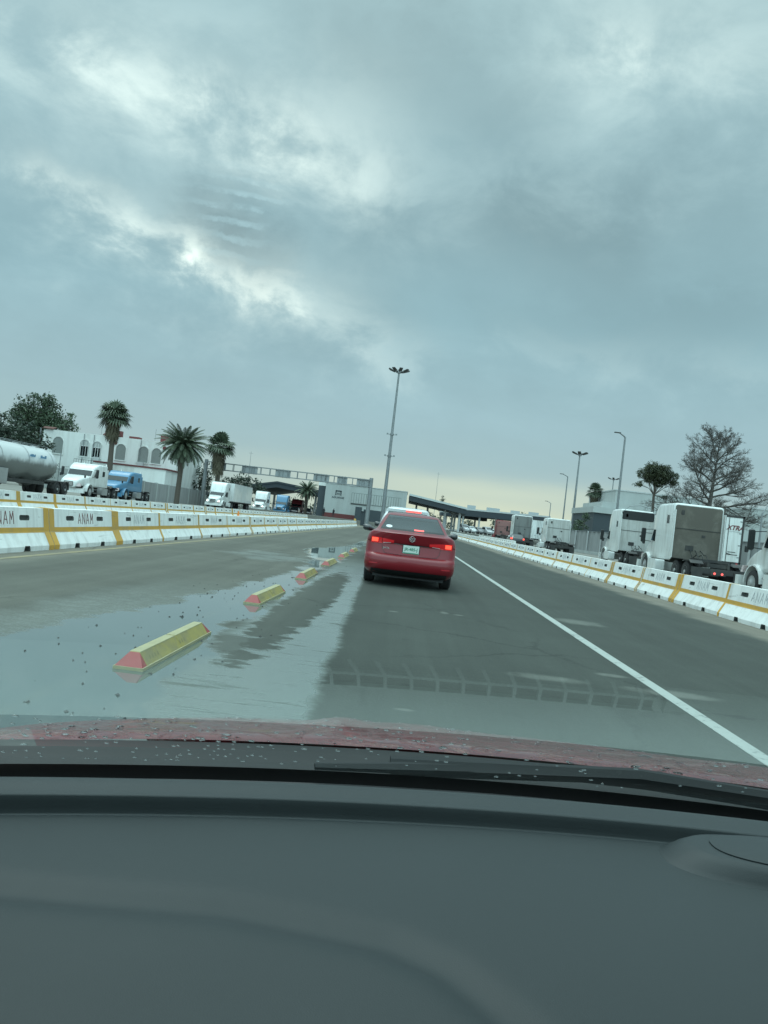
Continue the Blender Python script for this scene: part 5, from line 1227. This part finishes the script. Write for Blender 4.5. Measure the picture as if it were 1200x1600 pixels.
# ------------------------------------------------------------------ people far off by the customs building
def person(label, loc, rz, stride):
    t = thing('person', label, 'person', loc, rz)
    V = [(0, 0, .95), (0, 0, 1.15), (0, 0, 1.38), (0, .01, 1.50), (0, .03, 1.60), (0, .03, 1.70)]; R = [.16, .15, .17, .06, .095, .07]; E = [(0, 1), (1, 2), (2, 3), (3, 4), (4, 5)]
    for s in (-1, 1):
        a = len(V); f = s*stride
        V += [(s*.19, 0, 1.40), (s*.24, -f*.3, 1.12), (s*.23, -f*.3+.08, .86), (s*.22, -f*.3+.11, .76)]; R += [.065, .05, .04, .045]; E += [(2, a), (a, a+1), (a+1, a+2), (a+2, a+3)]
        a = len(V); V += [(s*.10, f*.05, .85), (s*.11, f*.35+.03, .48), (s*.11, f*.55, .08), (s*.12, f*.55+.16, .04)]; R += [.10, .065, .045, .04]; E += [(0, a), (a, a+1), (a+1, a+2), (a+2, a+3)]
    me = bpy.data.meshes.new('body'); me.from_pydata(V, E, []); me.materials.append(M['person_dark']); o = bpy.data.objects.new('body', me); C.objects.link(o); o.parent = t
    o.modifiers.new('skin', 'SKIN'); 
    for i, r in enumerate(R): me.skin_vertices[0].data[i].radius = (r, r*.8)
    me.skin_vertices[0].data[0].use_root = True
    o.modifiers.new('sub', 'SUBSURF').render_levels = 2
    h = MB(); h.loft([[(math.cos(2*PI*k/10)*rr, .03+math.sin(2*PI*k/10)*rr, z) for k in range(10)] for z, rr in ((1.63, .106), (1.70, .105), (1.76, .06))]); h.build('hair', M['car_black'], t, smooth=60)
person('person in dark clothes standing before the red base of the customs building', (-13.6, 147.5, .72), 2.6, .15)
person('second dark-clothed person, at the left end of the customs building', (-15.6, 148.5, .72), .6, .25)

# ------------------------------------------------------------------ trees
def leaf_cloud(mb, blobs, n, size, rnd, flat=1.0):
    tot = sum(b[3]**2 for b in blobs)
    for (bx_, by, bz, br) in blobs:
        m = int(n*br*br/tot); ncl = max(4, m//14)
        cl = []
        for _ in range(ncl):
            d = Vector((rnd.gauss(0, 1), rnd.gauss(0, 1), rnd.gauss(0, 1))).normalized(); rr = br*rnd.random()**.38
            cl.append(Vector((bx_, by, bz))+Vector((d.x*rr, d.y*rr, d.z*rr*flat)))
        for _ in range(m):
            c = rnd.choice(cl)+Vector((rnd.gauss(0, 1), rnd.gauss(0, 1), rnd.gauss(0, .7)))*size*1.1
            a = Vector((rnd.gauss(0, 1), rnd.gauss(0, 1), rnd.gauss(0, 1))).normalized(); b_ = a.cross(Vector((rnd.gauss(0, 1), rnd.gauss(0, 1), rnd.gauss(0, 1)))).normalized()
            l = size*rnd.uniform(.55, 1.15); w = l*rnd.uniform(.35, .6)
            mb.add([c-a*l, c+b_*w*.8, c+a*l, c-b_*w*.8], [(0, 1, 2, 3)])
def tree(name, label, cat, loc, blobs, n, size, trunk_r, leaf='leaf', bark='bark', seed=1, flat=1.0, group=None, limb=1.0, stem=1.0):
    t = thing(name, label, cat, loc, group=group); rnd = random.Random(seed)
    tb = MB(); zt = min(b[2] for b in blobs); base = Vector((0, 0, 0)); top = Vector((blobs[0][0]*.4, blobs[0][1]*.4, max(1.0, zt*.72*stem)))
    mid = (base+top)/2+Vector((rnd.uniform(-.2, .2), rnd.uniform(-.2, .2), 0)); tb.tube([base, mid, top], [trunk_r*1.25, trunk_r, trunk_r*.8], 10)
    for b in blobs:
        e = Vector(b[:3]); m = (top+e)/2+Vector((rnd.uniform(-.3, .3), rnd.uniform(-.3, .3), rnd.uniform(-.2, .3))); tb.tube([top-Vector((0, 0, .1)), m, e], [trunk_r*.55*limb, trunk_r*.35*limb, trunk_r*.12*limb], 6)
        for _ in range(3):
            d = Vector((rnd.gauss(0, 1), rnd.gauss(0, 1), rnd.uniform(-.2, 1))).normalized()*b[3]*.8; tb.tube([m, (m+e)/2+d*.4, e+d], [trunk_r*.2*limb, trunk_r*.13*limb, trunk_r*.05*limb], 5)
    tb.build('trunk', M[bark], t, smooth=60, fix=False)
    lb = MB(); leaf_cloud(lb, blobs, n, size, rnd, flat); lb.build('crown', M[leaf], t, fix=False); return t
tree('broadleaf_tree', 'tall loose-leaved tree behind the left end of the white villa', 'tree', (-62.0, 126, 0), [(0, 0, 12.6, 2.6), (-2.2, 0, 11.0, 2.6), (2.6, 0, 11.4, 2.3), (4.6, .5, 9.8, 1.9), (.5, 0, 14.6, 1.6), (-4.2, 0, 11.6, 1.5), (1.5, 0, 9.4, 2.9), (-3.5, 0, 8.4, 3.0), (4.9, 0, 12.0, 1.0), (2.2, 0, 14.0, .9), (-1.6, 0, 15.3, .8), (-3.0, 0, 13.4, 1.6), (1.0, 0, 11.4, 2.8)], 9500, .29, .35, 'leaf', seed=5)
tree('dense_tree', 'dense dark tree at the left picture edge above the tank trailer', 'tree', (-54.6, 108, 0), [(0, 0, 6.6, 2.7), (-3.4, 0, 7.0, 3.4), (2.0, 0, 4.9, 2.4), (-6.5, 0, 7.2, 3.5), (-3, 0, 4.2, 3.2), (2.6, 0, 3.4, 1.8)], 9000, .28, .35, 'leaf_dark', seed=6)
tree('bushy_tree', 'dark bushy tree left of the date palm trunk, over the yard wall', 'tree', (-35.6, 131, 0), [(0, 0, 4.6, 2.0), (2.0, 0, 3.8, 1.8), (-2.2, 0, 3.6, 1.7), (.8, 0, 6.4, 1.3)], 1900, .26, .18, 'leaf_dark', seed=7)
tree('bushy_tree', 'dark green tree between the fan palm and the box trailer, under the gantry', 'tree', (-32.8, 150, 0), [(0, 0, 5.3, 1.9), (2.1, 0, 5.0, 1.8), (-2.4, 0, 4.6, 1.7), (4.0, 0, 4.1, 1.5), (-4.2, 0, 3.6, 1.4)], 2600, .28, .2, 'leaf_dark', seed=8)
tree('small_tree', 'small leafy tree beyond the fence left of the warehouse', 'tree', (28.8, 126, 0), [(0, 0, 4.2, 1.1), (.4, 0, 5.6, .9), (-.8, 0, 3.2, 1.0)], 700, .22, .10, 'leaf', seed=9)
tree('umbrella_pine', 'dark round-topped pine with forked trunk beside the bare tree', 'tree', (23.9, 75, 0), [(-.4, 0, 9.0, 1.0), (.5, 0, 9.1, .95), (-1.25, 0, 8.7, .75), (1.35, 0, 8.6, .75), (.0, 0, 8.5, 1.0), (-.8, 0, 8.3, .7), (.9, 0, 8.2, .6), (-1.7, 0, 7.6, .42), (.2, 0, 7.9, .6), (1.6, 0, 8.0, .5), (-.5, 0, 9.4, .7), (.4, 0, 8.7, 1.0), (.9, 0, 6.6, .35), (2.0, 0, 6.1, .4)], 17000, .085, .15, 'leaf_pine', seed=10, flat=.75, limb=.55, stem=1.55)
tree('conifer', 'small dark conifer on the skyline behind the pale-roofed canopy', 'tree', (11.6, 245, 0), [(0, 0, 7.2, 1.2), (0, 0, 8.6, .95), (0, 0, 9.9, .65), (0, 0, 11.0, .35)], 900, .22, .2, 'leaf_dark', seed=12)
tree('bushy_tree', 'leafy tree peeping over the far canopy', 'tree', (37, 240, 0), [(0, 0, 7.0, 2.0), (2, 0, 6.4, 1.8)], 700, .3, .2, 'leaf', seed=13)
def treeline():
    mb = MB(); rnd = random.Random(21); bl = []
    for k in range(90): bl.append((rnd.uniform(-70, 130), rnd.uniform(232, 262), rnd.uniform(1.5, 3.6), rnd.uniform(1.6, 3.0)))
    leaf_cloud(mb, bl, 16000, .42, rnd); o = mb.build('far_treeline', M['leaf_dark'], fix=False); tag(o, 'low dark line of trees closing the far end of the road', 'treeline', kind='stuff')
treeline()
def fan_palm(label, loc, h, R, seed, skirt=2.0, n=46, group='palms'):
    t = thing('fan_palm', label, 'palm', loc, group=group); rnd = random.Random(seed)
    lean = rnd.uniform(-.3, .3); MB().tube([(0, 0, 0), (lean*.5, 0, h*.5), (lean, 0, h)], [R*.20, R*.13, R*.12], 10).build('trunk', M['bark'], t, smooth=60)
    c = Vector((lean, 0, h)); f = MB(); sk = MB()
    def fan(mb, base, d, ln, pet, ns, droop):
        d = d.normalized(); r = d.cross(Vector((0, 0, 1))); r = r.normalized() if r.length > .1 else Vector((1, 0, 0)); u = r.cross(d)
        hub = base+d*pet; mb.bar(base, hub, .045, .03)
        for k in range(ns):
            a = (k/(ns-1)-.5)*math.radians(215); dd = d*math.cos(a)+r*math.sin(a); tip = hub+dd*ln*(1-.25*abs(a)/1.9)+Vector((0, 0, -droop*ln*(.5+abs(math.cos(a))*.5))); md = hub+dd*ln*.55+u*.05*ln; w = u.cross(dd).normalized()*ln*.075
            mb.add([hub, md+w, tip, md-w], [(0, 1, 2, 3)])
    for k in range(n):
        el = math.radians(rnd.uniform(-28, 86)) if k % 4 else math.radians(rnd.uniform(-40, 10)); az = 2*PI*(k*.618 % 1)
        d = Vector((math.cos(az)*math.cos(el), math.sin(az)*math.cos(el), math.sin(el))); fan(f, c, d, R*rnd.uniform(.50, .64), R*rnd.uniform(.35, .50), 13, rnd.uniform(.12, .42))
    f.build('crown', M['frond'], t, fix=False)
    for k in range(90):
        z = rnd.random()*skirt; az = rnd.random()*2*PI; rr = R*(.34-.20*(z/skirt))*rnd.uniform(.6, 1.15); b_ = c+Vector((math.cos(az)*R*.12, math.sin(az)*R*.12, -z*.75))
        fan(sk, b_, Vector((math.cos(az)*rr, math.sin(az)*rr, -R*.5)), R*.36, R*.22, 7, .35)
    sk.build('dead_frond_skirt', M['thatch'], t, fix=False); return t
fan_palm('slender fan palm with brown skirt in front of the white villa', (-43.8, 112, 0), 12.0, 2.9, 31, 3.4, 54)
fan_palm('shaggy fan palm with thick dead skirt just right of the date palm', (-30.2, 122, 0), 10.0, 2.9, 32, 4.6, 56)
fan_palm('small fan palm on the right skyline above the warehouse', (34.2, 142, 0), 11.0, 2.0, 33, 2.0, 46)
def date_palm(label, loc, h, L, seed, n=74):
    t = thing('date_palm', label, 'palm', loc, group='palms'); rnd = random.Random(seed)
    MB().tube([(0, 0, 0), (.05, 0, h*.5), (0, 0, h*.8), (0, 0, h)], [.34, .30, .42, .46], 12).build('trunk', M['bark'], t, smooth=60)
    f = MB(); c = Vector((0, 0, h))
    for k in range(n):
        q = k/n; el = math.radians(88-132*q**.9+rnd.uniform(-8, 8)); az = 2*PI*(k*.618 % 1); l = L*rnd.uniform(.82, 1.08); hd = Vector((math.cos(az), math.sin(az), 0)); p = c+hd*.3; pts = [p]; e = el; ns = 9
        for i in range(ns):
            p = p+(hd*math.cos(e)+Vector((0, 0, math.sin(e))))*l/ns; pts.append(p); e -= math.radians(6.5)
        f.tube(pts, [.04*(1-i/ns)+.012 for i in range(ns+1)], 4, cap=False)
        side = Vector((-hd.y, hd.x, 0))
        for i in range(2, 26):
            a = i/26*ns; j = min(int(a), ns-1); b_ = pts[j]+(pts[j+1]-pts[j])*(a-j); dr = (pts[j+1]-pts[j]).normalized(); up = side.cross(dr)
            ll = .52*L/3.2*math.sin(PI*(.12+.80*i/26))
            for s in (-1, 1):
                d = (dr*.75+side*s*.75+up*.28+Vector((0, 0, -.12))).normalized()*ll; w = dr*.05; f.add([b_-w, b_+w, b_+d*.98, b_+d*.9-w], [(0, 1, 2, 3)])
    f.build('crown', M['frond'], t, fix=False)
    sk = MB()
    for k in range(60):
        az = rnd.random()*2*PI; z = rnd.random()*1.6; d = Vector((math.cos(az), math.sin(az), 0)); sk.bar(c+d*.42-Vector((0, 0, z)), c+d*(.62+.3*rnd.random())-Vector((0, 0, z-.25)), .09, .05)
    sk.build('cut_frond_boots', M['thatch'], t); return t
date_palm('big date palm with feathery arching fronds over the grey wall', (-27.2-.6, 93, 0), 7.6, 3.15, 41, 115)
date_palm('small far date palm between the dark canopy and the customs building', (-20.2, 156, 0), 5.6, 2.6, 42, 50)
def bare_tree(label, loc, h, seed):
    t = thing('bare_tree', label, 'tree', loc); rnd = random.Random(seed); tr = MB(); tw = MB()
    def branch(p, d, ln, r, depth, mb):
        pts = [p]; n = 4; q = p; dd = d
        for i in range(n):
            dd = (dd+Vector((rnd.gauss(0, .14), rnd.gauss(0, .14), rnd.gauss(0, .10)+.03))).normalized(); q = q+dd*ln/n; pts.append(q)
        rs = [r*(1-.62*i/n) for i in range(n+1)]
        (mb if depth < 2 else tw).tube(pts, rs, 7 if depth < 2 else (4 if depth < 4 else 3), cap=False)
        if depth >= 5: return
        kids = (9, 9, 7, 6, 4)[depth]
        for i in range(kids):
            f = .22+.78*(i+rnd.random())/kids; j = min(int(f*n), n-1); b_ = pts[j]+(pts[j+1]-pts[j])*(f*n-j)
            ax = Vector((rnd.gauss(0, 1), rnd.gauss(0, 1), rnd.gauss(0, .6))); ax = (ax-dd*ax.dot(dd)).normalized(); ang = rnd.uniform(.45, 1.0)
            nd = (dd*math.cos(ang)+ax*math.sin(ang)).normalized(); nd.z = nd.z*.8+.06
            branch(b_, nd.normalized(), ln*rnd.uniform(.42, .62)*(1.1-.35*f), max(.007, r*(.52-.2*f)), depth+1, mb)
    pts = [Vector((0, 0, 0)), Vector((.05, 0, 3)), Vector((.0, 0, 6)), Vector((.15, 0, 8.4)), Vector((.3, 0, h*.93))]; tr.tube(pts, [.34, .27, .20, .11, .03], 10)
    for k in range(23):
        f = (k+rnd.random()*.6)/23; z = 3.9+f*(h-5.0); az = k*2.4+rnd.uniform(-.4, .4); el = math.radians(2+52*f+rnd.uniform(-8, 10)); ln = (4.2-2.1*f)*rnd.uniform(.8, 1.1)*(1 if True else 1)
        base = Vector((.0+.15*max(0, (z-6)/3), 0, z)); branch(base, Vector((math.cos(az)*math.cos(el), math.sin(az)*math.cos(el), math.sin(el))), ln, .125-.07*f, 1, tr)
    tr.build('trunk', M['bark_grey'], t, smooth=60, fix=False); tw.build('twigs', M['bark_grey'], t, fix=False); return t
bare_tree('large bare grey tree with fine twigs above the trailer on the right', (27.2, 70, 0), 12.6, 52)
